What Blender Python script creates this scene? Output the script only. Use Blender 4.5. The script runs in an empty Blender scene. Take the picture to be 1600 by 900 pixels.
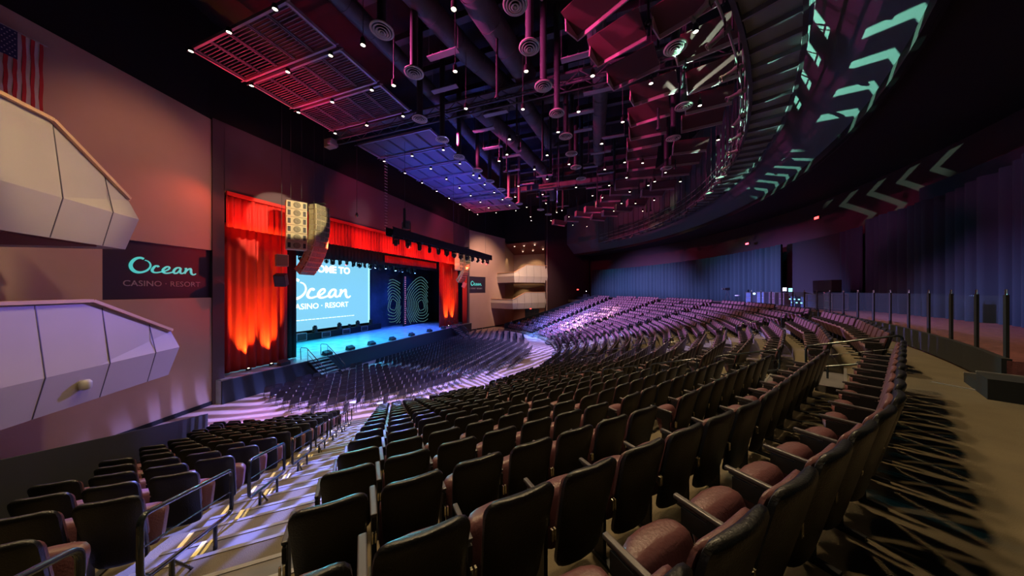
import bpy, math, random
from mathutils import Vector, Matrix
random.seed(7)
PI = math.pi
rad = math.radians
scene = bpy.context.scene
COL = scene.collection

# ------------------------------------------------------------------ camera
cam = bpy.data.cameras.new('camera')
cam.sensor_width = 36.0
cam.lens = 9.9
cam.shift_y = 0.0025
cam.clip_start = 0.05
cam.clip_end = 300
camo = bpy.data.objects.new('camera', cam)
COL.objects.link(camo)
camo.location = (0, 0, 6.8)
camo.rotation_euler = (rad(90), 0, rad(19.4))
scene.camera = camo
scene.view_settings.view_transform = 'Standard'
scene.view_settings.look = 'None'
scene.view_settings.gamma = 1
scene.view_settings.use_curve_mapping = False
scene.view_settings.exposure = 0.22

w = bpy.data.worlds.new('hall_air')
scene.world = w
w.use_nodes = True
w.node_tree.nodes['Background'].inputs[0].default_value = (0.10, 0.09, 0.16, 1)
w.node_tree.nodes['Background'].inputs[1].default_value = 0.05

CX, CY = -26.0, 26.0          # centre the seating bowl is struck from
def polar(r, a, z=0.0):
    return Vector((CX + r * math.cos(rad(a)), CY + r * math.sin(rad(a)), z))
def bowl(r):                   # height of the raked floor at a radius
    return max(0.0, min(5.04, (r - 20.6) * 0.3195))

# ------------------------------------------------------------------ stage and house lights
def gobo(light, kind, scale=6.0, lo=0.05, seed=0.0):
    """patterned glass in a moving light: breaks the beam into stripes, zigzags or leaves"""
    light.use_nodes = True
    nt = light.node_tree; N = nt.nodes; L = nt.links
    em = N['Emission']
    tc = N.new('ShaderNodeTexCoord'); mp = N.new('ShaderNodeMapping')
    mp.inputs['Location'].default_value = (seed, seed * 0.7, 0)
    L.new(tc.outputs['Normal'], mp.inputs['Vector'])
    mr = N.new('ShaderNodeMapRange')
    if kind == 'waves':
        t = N.new('ShaderNodeTexWave'); t.inputs['Scale'].default_value = scale
        t.inputs['Distortion'].default_value = 5; t.inputs['Detail'].default_value = 1.5
        t.inputs['Detail Scale'].default_value = 0.8
        L.new(mp.outputs[0], t.inputs['Vector']); src = t.outputs['Fac']
        mr.inputs[1].default_value = 0.35; mr.inputs[2].default_value = 0.75
    elif kind == 'leaves':
        t = N.new('ShaderNodeTexNoise'); t.inputs['Scale'].default_value = scale
        t.inputs['Detail'].default_value = 1.0
        L.new(mp.outputs[0], t.inputs['Vector']); src = t.outputs['Fac']
        mr.inputs[1].default_value = 0.47; mr.inputs[2].default_value = 0.56
    else:
        sx = N.new('ShaderNodeSeparateXYZ'); L.new(mp.outputs[0], sx.inputs[0])
        def M(op, a, b):
            n = N.new('ShaderNodeMath'); n.operation = op
            for i, q in enumerate((a, b)):
                if hasattr(q, 'links'): L.new(q, n.inputs[i])
                else: n.inputs[i].default_value = q
            return n.outputs[0]
        zz = M('PINGPONG', M('MULTIPLY', sx.outputs[1], scale), 1.0)
        src = M('PINGPONG', M('ADD', M('MULTIPLY', sx.outputs[0], scale * 1.3), M('MULTIPLY', zz, 2.2)), 1.0)
        mr.inputs[1].default_value = 0.68; mr.inputs[2].default_value = 0.74
    L.new(src, mr.inputs[0])
    mr.inputs[3].default_value = lo; mr.inputs[4].default_value = 1.0
    L.new(mr.outputs[0], em.inputs['Strength'])

def spot(loc, tgt, power, col, deg, blend=0.5, r=0.08, g=None, **k):
    li = bpy.data.lights.new('stage_beam', 'SPOT')
    li.energy = power; li.color = col; li.spot_size = rad(deg); li.spot_blend = blend
    li.shadow_soft_size = r
    if g: gobo(li, g, **k)
    o = bpy.data.objects.new('stage_beam', li)
    o.location = loc
    o.rotation_euler = (Vector(tgt) - Vector(loc)).to_track_quat('-Z', 'Y').to_euler()
    COL.objects.link(o)
    return o
def area(loc, tgt, power, col, sx, sy):
    li = bpy.data.lights.new('strip_light', 'AREA')
    li.shape = 'RECTANGLE'; li.size = sx; li.size_y = sy; li.energy = power; li.color = col
    o = bpy.data.objects.new('strip_light', li)
    o.location = loc
    o.rotation_euler = (Vector(tgt) - Vector(loc)).to_track_quat('-Z', 'Y').to_euler()
    COL.objects.link(o)

WARM = (1.0, 0.72, 0.38)
# house downlights over the bowl (added spots standing in for the many cans built further down)
for (a, r, e) in ((-62, 27, .6), (-50, 31, .8), (-38, 32, 1.0), (-44, 24, .7), (-27, 31, .9), (-22, 25, .9), (-12, 31, 1.1), (2, 28, .6), (24, 31, .25)):
    p = polar(r, a, 16.2)
    spot(p, (p.x, p.y, 0), 2500 * e, WARM, 105, 0.6, 0.35)
for (a, e) in ((-42, 1.25),):
    p = polar(34.2, a, 16.4)
    spot(p, polar(33.9, a, 4), 2100 * e, WARM, 100, 0.8, 0.16)
# warm washers on the pale side walls
spot((-12.6, 9.9, 18.6), (-21.6, 7.0, 12.0), 1500, (1.0, 0.46, 0.28), 50, 0.9, 0.2)
spot((-15, 16, 18.4), (-20.8, 6.0, 3.0), 600, (1.0, 0.50, 0.34), 60, 0.9, 0.2)
spot((-20.6, 10.6, 12.9), (-22.2, 8.6, 11.2), 160, (1.0, 0.12, 0.06), 95, 0.9, 0.1)
spot((-13, 40, 18.0), (-21.5, 46, 9.0), 7500, (1.0, 0.60, 0.42), 70, 0.9, 0.2)
spot((-9, 40, 15.5), (-14, 50, 8.0), 7500, (1.0, 0.66, 0.50), 60, 0.9, 0.2)
# warm key on the near boxes
spot((-5.5, 8.5, 17.5), (-14.8, 3.2, 10.8), 4500, (1.0, 0.76, 0.42), 24, 0.6, 0.1)
# violet wash on the boxes and the floor in front of them
spot((-15.4, 19, 10.3), (-14.2, 3.0, 4.4), 7000, (0.22, 0.17, 1.0), 27, 0.6, 0.1)
spot((-15.4, 18.6, 10.3), (-14.8, 3.0, 8.2), 700, (0.60, 0.16, 1.0), 28, 0.6, 0.1)
spot((-15.4, 18, 10.3), (-16.5, 11.0, 0), 14000, (0.32, 0.24, 1.0), 38, 0.8, 0.1)
spot((-9, 16.2, 18.3), (-14.5, 12.0, 0), 80000, (0.32, 0.30, 1.0), 46, 0.6, 0.04, 'waves', scale=7)
spot((-6, 16.2, 18.3), (-9.8, 18.2, 0), 80000, (0.22, 0.22, 1.0), 24, 0.4, 0.04, 'waves', scale=12)
spot((-5, 30, 18.3), (-6, 27, 0), 50000, (0.32, 0.30, 1.0), 50, 0.6, 0.04, 'waves', scale=8)
spot((-4, 35, 18.3), (-9.5, 37, 0), 60000, (0.32, 0.30, 1.0), 55, 0.6, 0.04, 'waves', scale=8)
spot((-15.4, 22, 10.3), (-16, 21, 0), 4500, (0.10, 0.25, 1.0), 120, 0.8, 0.06)
spot((-15.4, 29, 10.3), (-16, 30, 0), 4500, (0.10, 0.25, 1.0), 120, 0.8, 0.06)
# violet wash over the far seats, and white-blue leaf pattern low on the left of them
spot((-15.4, 27, 10.3), (-1.5, 44, 3.5), 150000, (0.40, 0.33, 1.0), 50, 0.8, 0.1)
spot((-15.4, 25, 10.3), (5, 32, 4.0), 115000, (0.40, 0.32, 1.0), 44, 0.8, 0.1)
spot((-15.4, 23, 10.3), (5.5, 17.5, 3.6), 60000, (0.42, 0.31, 1.0), 32, 0.9, 0.1)
spot((-15.4, 31, 10.3), (-8.0, 41.5, 1.8), 130000, (0.10, 0.24, 1.0), 46, 0.9, 0.04, 'leaves', scale=14, lo=.35)
spot((-15.4, 29, 10.3), (-3, 41.0, 2.4), 260000, (0.75, 0.72, 1.0), 22, 0.5, 0.03, 'leaves', scale=16, lo=.0)
# blue light spilling from the stage onto the steps of the near aisle and the seat edges
spot((-15.4, 20.6, 10.3), (-9.0, 7.4, 1.4), 90000, (0.25, 0.33, 1.0), 15, 0.5, 0.03, 'waves', scale=16)
spot((-8.6, 15.6, 17.6), (-5.0, 3.2, 3.2), 120000, (0.20, 0.24, 1.0), 15, 0.6, 0.03, 'waves', scale=14)
spot((-23.4, 22, 9.2), (0, 6, 5.0), 9000, (0.10, 0.75, 1.0), 30, 0.9, 0.05)
# stage: cyan and blue floods from the overhead truss
for (y, c, e) in ((15, (0.0, 0.75, 1.0), 1.0), (18.5, (0.0, 0.7, 1.0), 1.2), (22, (0.02, 0.5, 1.0), 1.1), (26, (0.02, 0.22, 1.0), 1.2), (30, (0.03, 0.15, 1.0), 1.2), (34, (0.05, 0.15, 1.0), 1.0)):
    spot((-27.2, y, 9.5), (-25.6, y + .5, 1.5), 9500 * e, c, 84, 0.7, 0.06, 'waves', scale=9, lo=.35)
for (y, e) in ((27, .8), (31, .8), (34.5, .6)):
    spot((-26.5, y, 9.6), (-33, y + 2, 3.0), 1500 * e, (0.02, 0.12, 1.0), 75, 0.9, 0.1)
# red on the house curtain: border from added spots grazing its folds, legs from floor uplights
for y in (12.5, 17.5, 21.5, 25, 28.5, 32, 35.5, 39):
    spot((-19.8, y - 2.2, 9.9), (-22.3, y, 11.9), 720, (1.0, 0.10, 0.05), 80, 0.9, 0.04)
spot((-15.4, 20, 10.4), (-23.5, 12, 8), 2000, (1.0, 0.03, 0.02), 44, 0.7, 0.1)
spot((-15.4, 33, 10.4), (-23.5, 38, 8), 2000, (1.0, 0.05, 0.03), 44, 0.7, 0.1)
for y in (11.95, 13.3, 36.6, 38.3):
    spot((-22.95, y, 1.72), (-23.5, y + .05, 5.4), 4200, (1.0, 0.42, 0.04), 44, 1.0, 0.05)
# wine-red wash on the wall over the proscenium
spot((-19.0, 17.4, 18.3), (-22.4, 24, 13.0), 420, (1.0, 0.06, 0.20), 110, 0.9, 0.2)
spot((-18.6, 33, 18.3), (-22.4, 35, 14.0), 500, (1.0, 0.07, 0.20), 110, 0.9, 0.2)
spot((-18.6, 12.5, 18.3), (-22.4, 12, 14.0), 160, (1.0, 0.25, 0.30), 100, 0.9, 0.2)
# front light hitting the speakers and wall
spot((-6.5, 12.5, 17.2), (-21.0, 13.5, 12.1), 15000, (1.0, 0.80, 0.46), 15, 0.25, 0.05)
spot((-6.5, 27.5, 17.2), (-20.6, 36.6, 11.0), 7000, (1.0, 0.82, 0.50), 14, 0.3, 0.05)
spot((-17.5, 19.8, 12.6), (-22.3, 20.4, 14.0), 200, (0.8, 0.85, 1.0), 34, 0.8, 0.05)
# ceiling: red, violet and blue light bounced up into the slatted grid
spot((-20.6, 9.4, 13.2), (-18.6, 10.5, 19), 3000, (1.0, 0.02, 0.05), 60, 0.9, 0.1)
spot((-20.6, 14.5, 14.0), (-18.5, 14, 19), 1200, (1.0, 0.02, 0.10), 70, 0.9, 0.1)
spot((-17.0, 24, 12.2), (-15.5, 24.5, 19), 2600, (0.06, 0.09, 1.0), 110, 0.9, 0.1)
spot((-17.0, 31, 12.2), (-15.5, 31, 19), 2200, (0.10, 0.08, 1.0), 110, 0.9, 0.1)
spot((-19.8, 36, 13.0), (-18.5, 38, 19), 1400, (1.0, 0.03, 0.10), 90, 0.9, 0.1)
spot((-16.5, 18, 12.2), (-12.5, 14, 19), 300, (0.30, 0.15, 1.0), 100, 0.9, 0.1)
spot((-14.0, 22, 11.8), (-6.0, 16, 20), 380, (0.25, 0.22, 1.0), 90, 0.9, 0.1)
spot((-14.0, 27, 11.8), (-4.0, 26, 20), 380, (0.30, 0.24, 1.0), 80, 0.9, 0.1)
# green patterned light on the curved bridge and the rear soffit
spot(polar(26.5, -20, 13.6), polar(36.2, -20, 16.6), 18000, (0.42, 1.0, 0.66), 58, 0.3, 0.02, 'zigzag', scale=9, lo=.0)
spot(polar(27.5, -6, 13.6), polar(36.2, -3, 16.0), 7000, (0.42, 1.0, 0.66), 50, 0.3, 0.02, 'zigzag', scale=11, lo=.0)
spot((-13.8, 22.0, 11.8), polar(41.5, -31, 12.9), 15000, (0.45, 1.0, 0.8), 7, 0.3, 0.02, 'zigzag', scale=30, lo=.0)
spot((-10, 34, 17.0), polar(33.5, 20, 15.8), 2000, (1.0, 0.9, 0.45), 20, 0.6, 0.05)
# dull blue on the rear drapes
for a in (50, 36, 22, 9):
    spot(polar(37.9, a, 13.6), polar(41, a - 1, 8.0), 240, (0.03, 0.42, 0.52), 110, 0.9, 0.2)
for a in (-6, -16, -26):
    spot(polar(37.9, a, 13.6), polar(41, a, 8.0), 90, (0.04, 0.24, 0.50), 110, 0.9, 0.2)
# red in the far corner
spot((-9, 47, 16.5), (-8.2, 56.5, 9), 420, (1.0, 0.07, 0.10), 90, 0.9, 0.2)

# ------------------------------------------------------------------ materials
MATS = {}
def mat(name, col, rough=0.6, metal=0.0, spec=0.5, noise=None, bump=None, emit=None, estr=0.0, sheen=0):
    if name in MATS: return MATS[name]
    m = bpy.data.materials.new(name); m.use_nodes = True
    nt = m.node_tree; N = nt.nodes; L = nt.links
    b = N['Principled BSDF']
    b.inputs['Base Color'].default_value = (*col, 1)
    b.inputs['Roughness'].default_value = rough
    b.inputs['Metallic'].default_value = metal
    b.inputs['Specular IOR Level'].default_value = spec
    if noise or bump:
        tc = N.new('ShaderNodeTexCoord')
    if noise:
        sc, amt = noise
        n = N.new('ShaderNodeTexNoise'); n.inputs['Scale'].default_value = sc; n.inputs['Detail'].default_value = 5
        L.new(tc.outputs['Object'], n.inputs['Vector'])
        r = N.new('ShaderNodeValToRGB')
        r.color_ramp.elements[0].position = 0.3; r.color_ramp.elements[1].position = 0.7
        r.color_ramp.elements[0].color = (*[c * (1 - amt) for c in col], 1)
        r.color_ramp.elements[1].color = (*[min(1, c * (1 + amt)) for c in col], 1)
        L.new(n.outputs['Fac'], r.inputs[0]); L.new(r.outputs[0], b.inputs['Base Color'])
    if bump:
        sc, st = bump
        n = N.new('ShaderNodeTexNoise'); n.inputs['Scale'].default_value = sc; n.inputs['Detail'].default_value = 3
        L.new(tc.outputs['Object'], n.inputs['Vector'])
        bp = N.new('ShaderNodeBump'); bp.inputs['Strength'].default_value = st; bp.inputs['Distance'].default_value = 0.02
        L.new(n.outputs['Fac'], bp.inputs['Height']); L.new(bp.outputs[0], b.inputs['Normal'])
    if emit:
        b.inputs['Emission Color'].default_value = (*emit, 1)
        b.inputs['Emission Strength'].default_value = estr
    MATS[name] = m
    return m
mat('black_vinyl', (0.005, 0.005, 0.006), 0.38, spec=0.5, bump=(90, 0.2))
mat('wine_leather', (0.105, 0.042, 0.048), 0.40, bump=(60, 0.2))
mat('arm_plastic', (0.06, 0.05, 0.055), 0.4)
mat('iron', (0.02, 0.02, 0.022), 0.45, metal=0.4)
mat('chrome', (0.75, 0.68, 0.5), 0.25, metal=1.0)
mat('rail_paint', (0.012, 0.016, 0.02), 0.18, spec=0.8)
mat('tier_carpet', (0.098, 0.076, 0.044), 0.9, noise=(1.4, 0.18), bump=(120, 0.3))
mat('step_deck', (0.10, 0.09, 0.09), 0.6, noise=(3, 0.2))
mat('nosing', (0.32, 0.31, 0.30), 0.35, metal=0.6)
mat('yellow_strip', (0.85, 0.72, 0.30), 0.5)
mat('hall_floor', (0.34, 0.23, 0.19), 0.38, noise=(0.8, 0.15))
mat('rear_carpet', (0.16, 0.05, 0.05), 0.95, noise=(9, 0.35), bump=(100, 0.4))
mat('dark_wall', (0.020, 0.014, 0.018), 0.8)
mat('black_wall', (0.006, 0.006, 0.008), 0.9)
mat('wine_wall', (0.035, 0.012, 0.016), 0.85)
mat('pros_wall', (0.085, 0.055, 0.072), 0.8, noise=(0.2, 0.1))
mat('cream_wall', (0.46, 0.31, 0.25), 0.75, noise=(0.35, 0.06))
mat('box_panel', (0.45, 0.39, 0.33), 0.55, noise=(0.5, 0.05))
mat('sign_panel', (0.022, 0.014, 0.034), 0.5)
mat('cap_wood', (0.62, 0.36, 0.20), 0.45)
mat('soffit_red', (0.20, 0.06, 0.05), 0.7)
mat('curtain_red', (0.50, 0.016, 0.012), 0.75, sheen=1)
mat('teal_letter', (0.10, 0.62, 0.60), 0.4, emit=(0.08, 0.75, 0.70), estr=0.45)
mat('grey_letter', (0.30, 0.29, 0.31), 0.5)
mat('white_glow', (0.8, 0.8, 0.8), 0.5, emit=(0.9, 0.95, 1.0), estr=1.3)
mat('screen_blue', (0.02, 0.05, 0.06), 0.6, emit=(0.20, 0.56, 0.78), estr=1.0)
mat('screen_edge', (0.02, 0.05, 0.06), 0.6, emit=(0.35, 0.95, 1.0), estr=1.3)
mat('stage_floor', (0.30, 0.34, 0.36), 0.22, noise=(1.2, 0.2))
mat('stage_face', (0.016, 0.024, 0.032), 0.4)
mat('stage_black', (0.005, 0.006, 0.008), 0.8)
mat('scrim', (0.05, 0.06, 0.09), 0.8, noise=(0.5, 0.5))
mat('projected_glow', (0.02, 0.05, 0.05), 0.5, emit=(0.25, 0.62, 0.60), estr=0.7)  # light projected on the stage cloths, put into glowing strips
mat('pattern_pink', (0.02, 0.05, 0.05), 0.5, emit=(0.95, 0.35, 0.65), estr=1.0)
mat('rear_drape', (0.008, 0.030, 0.036), 0.9)
mat('board_shade', (0.07, 0.012, 0.018), 0.8)  # unlit reflector panels: shade put into a darker red than the lip
mat('speaker_tan', (0.42, 0.36, 0.22), 0.55)
mat('speaker_dark', (0.16, 0.14, 0.09), 0.6)
mat('speaker_black', (0.014, 0.015, 0.017), 0.5)
mat('grille', (0.10, 0.10, 0.10), 0.5, metal=0.5)
mat('lamp_glow', (1, 1, 1), 0.5, emit=(1.0, 0.88, 0.62), estr=9)
mat('lamp_blue', (1, 1, 1), 0.5, emit=(0.25, 0.55, 1.0), estr=9)
mat('lamp_red', (1, 1, 1), 0.5, emit=(1.0, 0.05, 0.04), estr=5)
mat('lamp_white', (1, 1, 1), 0.5, emit=(0.85, 0.9, 1.0), estr=5)
mat('grid_steel', (0.30, 0.26, 0.33), 0.5, metal=0.2)
mat('slat', (0.15, 0.14, 0.18), 0.6)
mat('duct', (0.06, 0.06, 0.075), 0.6, noise=(1.5, 0.25), bump=(14, 0.5))
mat('duct_band', (0.20, 0.19, 0.24), 0.6)
mat('pipe', (0.045, 0.05, 0.06), 0.5, metal=0.3)
mat('diffuser', (0.40, 0.38, 0.36), 0.5)
mat('board', (0.46, 0.26, 0.32), 0.7, bump=(40, 0.1))
mat('fascia', (0.07, 0.10, 0.115), 0.8, bump=(60, 0.3))
mat('bridge_deck', (0.22, 0.26, 0.24), 0.6)
mat('fold_black', (0.006, 0.007, 0.014), 0.34, spec=0.6)
mat('fold_seat', (0.55, 0.55, 0.60), 0.5)
mat('case_blue', (0.05, 0.09, 0.16), 0.5)
mat('case_edge', (0.5, 0.5, 0.52), 0.3, metal=0.9)
mat('skin', (0.55, 0.32, 0.22), 0.55)
mat('shirt_dark', (0.04, 0.05, 0.10), 0.8)
mat('shirt_blue', (0.06, 0.14, 0.45), 0.8)
mat('hair', (0.03, 0.02, 0.015), 0.7)
mat('flag_red', (0.42, 0.02, 0.03), 0.8)
mat('flag_white', (0.62, 0.55, 0.56), 0.8)
mat('flag_blue', (0.03, 0.03, 0.10), 0.8)
mat('door_dark', (0.06, 0.03, 0.035), 0.6)
mat('black_cable', (0.02, 0.02, 0.02), 0.6)
mat('glass_case', (0.03, 0.05, 0.06), 0.1)

# ------------------------------------------------------------------ mesh helpers
class MB:
    def __init__(s): s.v = []; s.f = []; s.sm = False
    def add(s, vs, fs):
        o = len(s.v); s.v += [tuple(p) for p in vs]; s.f += [tuple(i + o for i in q) for q in fs]
        return s
    def box(s, c, d, M=None):
        x, y, z = d[0] / 2, d[1] / 2, d[2] / 2
        P = [Vector((sx * x, sy * y, sz * z)) for sz in (-1, 1) for sy in (-1, 1) for sx in (-1, 1)]
        if M is not None: P = [M @ p for p in P]
        P = [p + Vector(c) for p in P]
        return s.add(P, [(0, 2, 3, 1), (4, 5, 7, 6), (0, 1, 5, 4), (2, 6, 7, 3), (0, 4, 6, 2), (1, 3, 7, 5)])
    def beam(s, a, b, wd, h):
        a = Vector(a); b = Vector(b); d = b - a
        M = d.to_track_quat('Y', 'Z').to_matrix()
        return s.box((a + b) / 2, (wd, d.length, h), M)
    def tube(s, pts, r, n=8, caps=True, closed=False):
        pts = [Vector(p) for p in pts]; k = len(pts)
        rs = r if isinstance(r, (list, tuple)) else [r] * k
        prev = None; vs = []
        for i, p in enumerate(pts):
            if closed: t = (pts[(i + 1) % k] - pts[i - 1])
            else: t = pts[min(i + 1, k - 1)] - pts[max(i - 1, 0)]
            t.normalize()
            if prev is None:
                u = t.orthogonal().normalized()
            else:
                u = (prev - t * prev.dot(t))
                u = u.normalized() if u.length > 1e-5 else t.orthogonal().normalized()
            prev = u; wv = t.cross(u)
            for j in range(n):
                a = 2 * PI * j / n
                vs.append(p + (u * math.cos(a) + wv * math.sin(a)) * rs[i])
        fs = []
        for i in range(k if closed else k - 1):
            i2 = (i + 1) % k
            for j in range(n):
                fs.append((i * n + j, i * n + (j + 1) % n, i2 * n + (j + 1) % n, i2 * n + j))
        if caps and not closed:
            fs.append(tuple(range(n - 1, -1, -1))); fs.append(tuple((k - 1) * n + j for j in range(n)))
        return s.add(vs, fs)
    def loft(s, secs, caps=True):
        n = len(secs[0]); vs = [p for q in secs for p in q]; fs = []
        for i in range(len(secs) - 1):
            for j in range(n):
                fs.append((i * n + j, i * n + (j + 1) % n, (i + 1) * n + (j + 1) % n, (i + 1) * n + j))
        if caps:
            fs.append(tuple(range(n - 1, -1, -1))); fs.append(tuple((len(secs) - 1) * n + j for j in range(n)))
        return s.add(vs, fs)
    def lathe(s, prof, n=24, c=(0, 0, 0)):
        vs = []
        for (r, z) in prof:
            for j in range(n):
                a = 2 * PI * j / n
                vs.append((c[0] + r * math.cos(a), c[1] + r * math.sin(a), c[2] + z))
        fs = []
        for i in range(len(prof) - 1):
            for j in range(n):
                fs.append((i * n + j, i * n + (j + 1) % n, (i + 1) * n + (j + 1) % n, (i + 1) * n + j))
        return s.add(vs, fs)
    def prism(s, poly, z0, z1):
        n = len(poly)
        vs = [(x, y, z0) for x, y in poly] + [(x, y, z1) for x, y in poly]
        fs = [tuple(range(n - 1, -1, -1)), tuple(range(n, 2 * n))]
        fs += [(i, (i + 1) % n, n + (i + 1) % n, n + i) for i in range(n)]
        return s.add(vs, fs)
    def build(s, name, m, parent=None, smooth=False, bevel=0):
        me = bpy.data.meshes.new(name)
        me.from_pydata(s.v, [], s.f)
        me.materials.append(MATS[m] if isinstance(m, str) else m)
        if smooth:
            me.polygons.foreach_set('use_smooth', [True] * len(me.polygons))
            me.set_sharp_from_angle(angle=rad(50))
        me.update()
        o = bpy.data.objects.new(name, me); COL.objects.link(o)
        if parent: o.parent = parent
        if bevel:
            b = o.modifiers.new('edge', 'BEVEL'); b.width = bevel; b.segments = 2; b.limit_method = 'ANGLE'
        return o
def tag(o, label=None, cat=None, group=None, kind=None):
    if label: o['label'] = label
    if cat: o['category'] = cat
    if group: o['group'] = group
    if kind: o['kind'] = kind
    return o
def thing(name, loc=(0, 0, 0), rz=0, label=None, cat=None, group=None):
    o = bpy.data.objects.new(name, None); o.empty_display_size = 0.2
    o.location = loc; o.rotation_euler = (0, 0, rz); COL.objects.link(o)
    return tag(o, label, cat, group)
def struct(o): o['kind'] = 'structure'; return o
def copy_tree(o, parent=None):
    c = o.copy(); COL.objects.link(c)
    if parent is not None: c.parent = parent
    for ch in o.children: copy_tree(ch, c)
    return c
def ordn(n):
    W = ['zeroth', 'first', 'second', 'third', 'fourth', 'fifth', 'sixth', 'seventh', 'eighth', 'ninth', 'tenth', 'eleventh', 'twelfth', 'thirteenth', 'fourteenth', 'fifteenth', 'sixteenth', 'seventeenth', 'eighteenth', 'nineteenth', 'twentieth']
    if n <= 20: return W[n]
    return {2: 'twenty-', 3: 'thirty-'}[n // 10] + W[n % 10] if n % 10 else {2: 'twentieth', 3: 'thirtieth'}[n // 10]
def text_mesh(body, size, name, m, parent, M, align='CENTER', depth=0.01, bold=0.0, width=None):
    cu = bpy.data.curves.new(name, 'FONT'); cu.body = body; cu.size = size; cu.align_x = align
    cu.extrude = depth; cu.offset = bold; cu.resolution_u = 3
    t = bpy.data.objects.new(name, cu); COL.objects.link(t)
    dg = bpy.context.evaluated_depsgraph_get()
    me = bpy.data.meshes.new_from_object(t.evaluated_get(dg))
    COL.objects.unlink(t); bpy.data.objects.remove(t)
    if width:
        xs = [v.co.x for v in me.vertices]; f_ = width / (max(xs) - min(xs)); me.transform(Matrix.Diagonal((f_, f_, 1, 1)))
    me.transform(M); me.materials.clear(); me.materials.append(MATS[m])
    o = bpy.data.objects.new(name, me); COL.objects.link(o); o.parent = parent
    return o

# frame helper: matrix whose local x runs along d (horizontal), y is up, z faces out (normal n)
def wallM(origin, d):
    d = Vector(d).normalized(); up = Vector((0, 0, 1)); n = d.cross(up)
    M = Matrix.Identity(4)
    for i in range(3):
        M[i][0] = d[i]; M[i][1] = up[i]; M[i][2] = n[i]; M[i][3] = origin[i]
    return M

# ================================================================== THE SETTING
def quad_wall(name, pts, m, th=0.25):
    """vertical or sloping slab from four corners, given thickness away from the hall"""
    P = [Vector(p) for p in pts]
    n = (P[1] - P[0]).cross(P[3] - P[0]).normalized()
    Q = [p - n * th for p in P]
    b = MB(); b.add(P + Q, [(0, 1, 2, 3), (7, 6, 5, 4), (0, 4, 5, 1), (1, 5, 6, 2), (2, 6, 7, 3), (3, 7, 4, 0)])
    return struct(b.build(name, m))
def ring(b, r0, z0, r1, z1, a0, a1, step=1.5):
    """strip of surface between two arcs"""
    n = max(2, int(abs(a1 - a0) / step)); vs = []
    for i in range(n + 1):
        a = a0 + (a1 - a0) * i / n
        vs += [polar(r0, a, z0), polar(r1, a, z1)]
    b.add(vs, [(2 * i, 2 * i + 1, 2 * i + 3, 2 * i + 2) for i in range(n)])
def ring_box(b, r0, r1, z0, z1, a0, a1, step=1.5):
    n = max(1, int(abs(a1 - a0) / step)); vs = []
    for i in range(n + 1):
        a = a0 + (a1 - a0) * i / n
        vs += [polar(r0, a, z0), polar(r1, a, z0), polar(r1, a, z1), polar(r0, a, z1)]
    fs = []
    for i in range(n):
        for j in range(4):
            fs.append((4 * i + j, 4 * i + (j + 1) % 4, 4 * i + 4 + (j + 1) % 4, 4 * i + 4 + j))
    fs += [(3, 2, 1, 0), tuple(4 * n + j for j in range(4))]
    b.add(vs, fs)

b = MB(); b.box((-8, 26, -0.15), (46, 84, 0.3)); struct(b.build('floor', 'hall_floor'))
b = MB(); b.box((-6, 26, 23.2), (56, 90, 0.4)); struct(b.build('ceiling', 'black_wall'))

NROW, PITCH, RISE = 18, 0.87, 0.276
TOPZ = 5.0
def row_r(k): return 36.2 - PITCH * (NROW - 1 - k)      # k = 17 is the last row
def row_z(k): return TOPZ - RISE * (NROW - 1 - k)
A_LO, A_HI = -72.0, 63.0
# side barriers of the bowl run straight (near and far), so tiers are cut by them
NB0, NB1 = Vector((-16.4, 7.0)), Vector((-2.2, -2.3))
FB0, FB1 = Vector((-17.2, 44.9)), Vector((-1.8, 54.0))
def side_ok(x, y, m=0.0):
    d = (NB1 - NB0).normalized(); q = Vector((x, y)) - NB0
    if d.x * q.y - d.y * q.x < m: return False
    d = (FB1 - FB0).normalized(); q = Vector((x, y)) - FB0
    return d.x * q.y - d.y * q.x < -m
def arc_limits(r):
    lo = -30.0
    while lo > -85 and side_ok(*polar(r, lo).xy): lo -= 0.25
    hi = 30.0
    while hi < 85 and side_ok(*polar(r, hi).xy): hi += 0.25
    return lo, hi
b = MB()
for k in range(NROW):
    r0 = row_r(k) - 0.62; r1 = row_r(k) + 0.26 if k < NROW - 1 else 44.0
    lo, hi = arc_limits(row_r(k) - .2)
    if k == NROW - 1: lo, hi = -60, 60
    ring_box(b, r0, r1, row_z(k) - 0.5 if k else -0.2, row_z(k), lo, hi)
struct(b.build('floor_tiers', 'tier_carpet'))
b = MB(); ring_box(b, 37.45, 44.0, 4.9, 5.55, -29.3, 60)
struct(b.build('floor_rear_platform', 'rear_carpet'))
b = MB(); ring_box(b, 37.40, 37.50, 5.05, 5.58, -29.3, 60)
struct(b.build('trim_1', 'stage_black'))
b = MB(); b.beam((5.95, 7.98, 5.005), (7.1, 6.2, 5.005), 0.06, 0.012)
struct(b.build('trim_2', 'nosing'))

def barrier(name, p0, p1, h):
    """low black wall whose top climbs with the rows beside it"""
    n = 24; P = []
    d = (p1 - p0); nrm = Vector((-d.y, d.x)).normalized() * 0.09
    vs = []
    for i in range(n + 1):
        q = p0 + d * i / n
        zt = bowl((Vector((q.x - CX, q.y - CY))).length + .3) + h
        for s_, z in ((-1, 0.0), (1, 0.0), (1, zt), (-1, zt)):
            vs.append((q.x + nrm.x * s_, q.y + nrm.y * s_, z))
    fs = []
    for i in range(n):
        for j in range(4): fs.append((4 * i + j, 4 * i + (j + 1) % 4, 4 * i + 4 + (j + 1) % 4, 4 * i + 4 + j))
    fs += [(3, 2, 1, 0), tuple(4 * n + j for j in range(4))]
    m = MB(); m.add(vs, fs); return struct(m.build(name, 'stage_black'))
barrier('wall_near_parapet', NB0, NB1, 1.2)
barrier('wall_far_parapet', FB0, FB1, 1.0)

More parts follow.
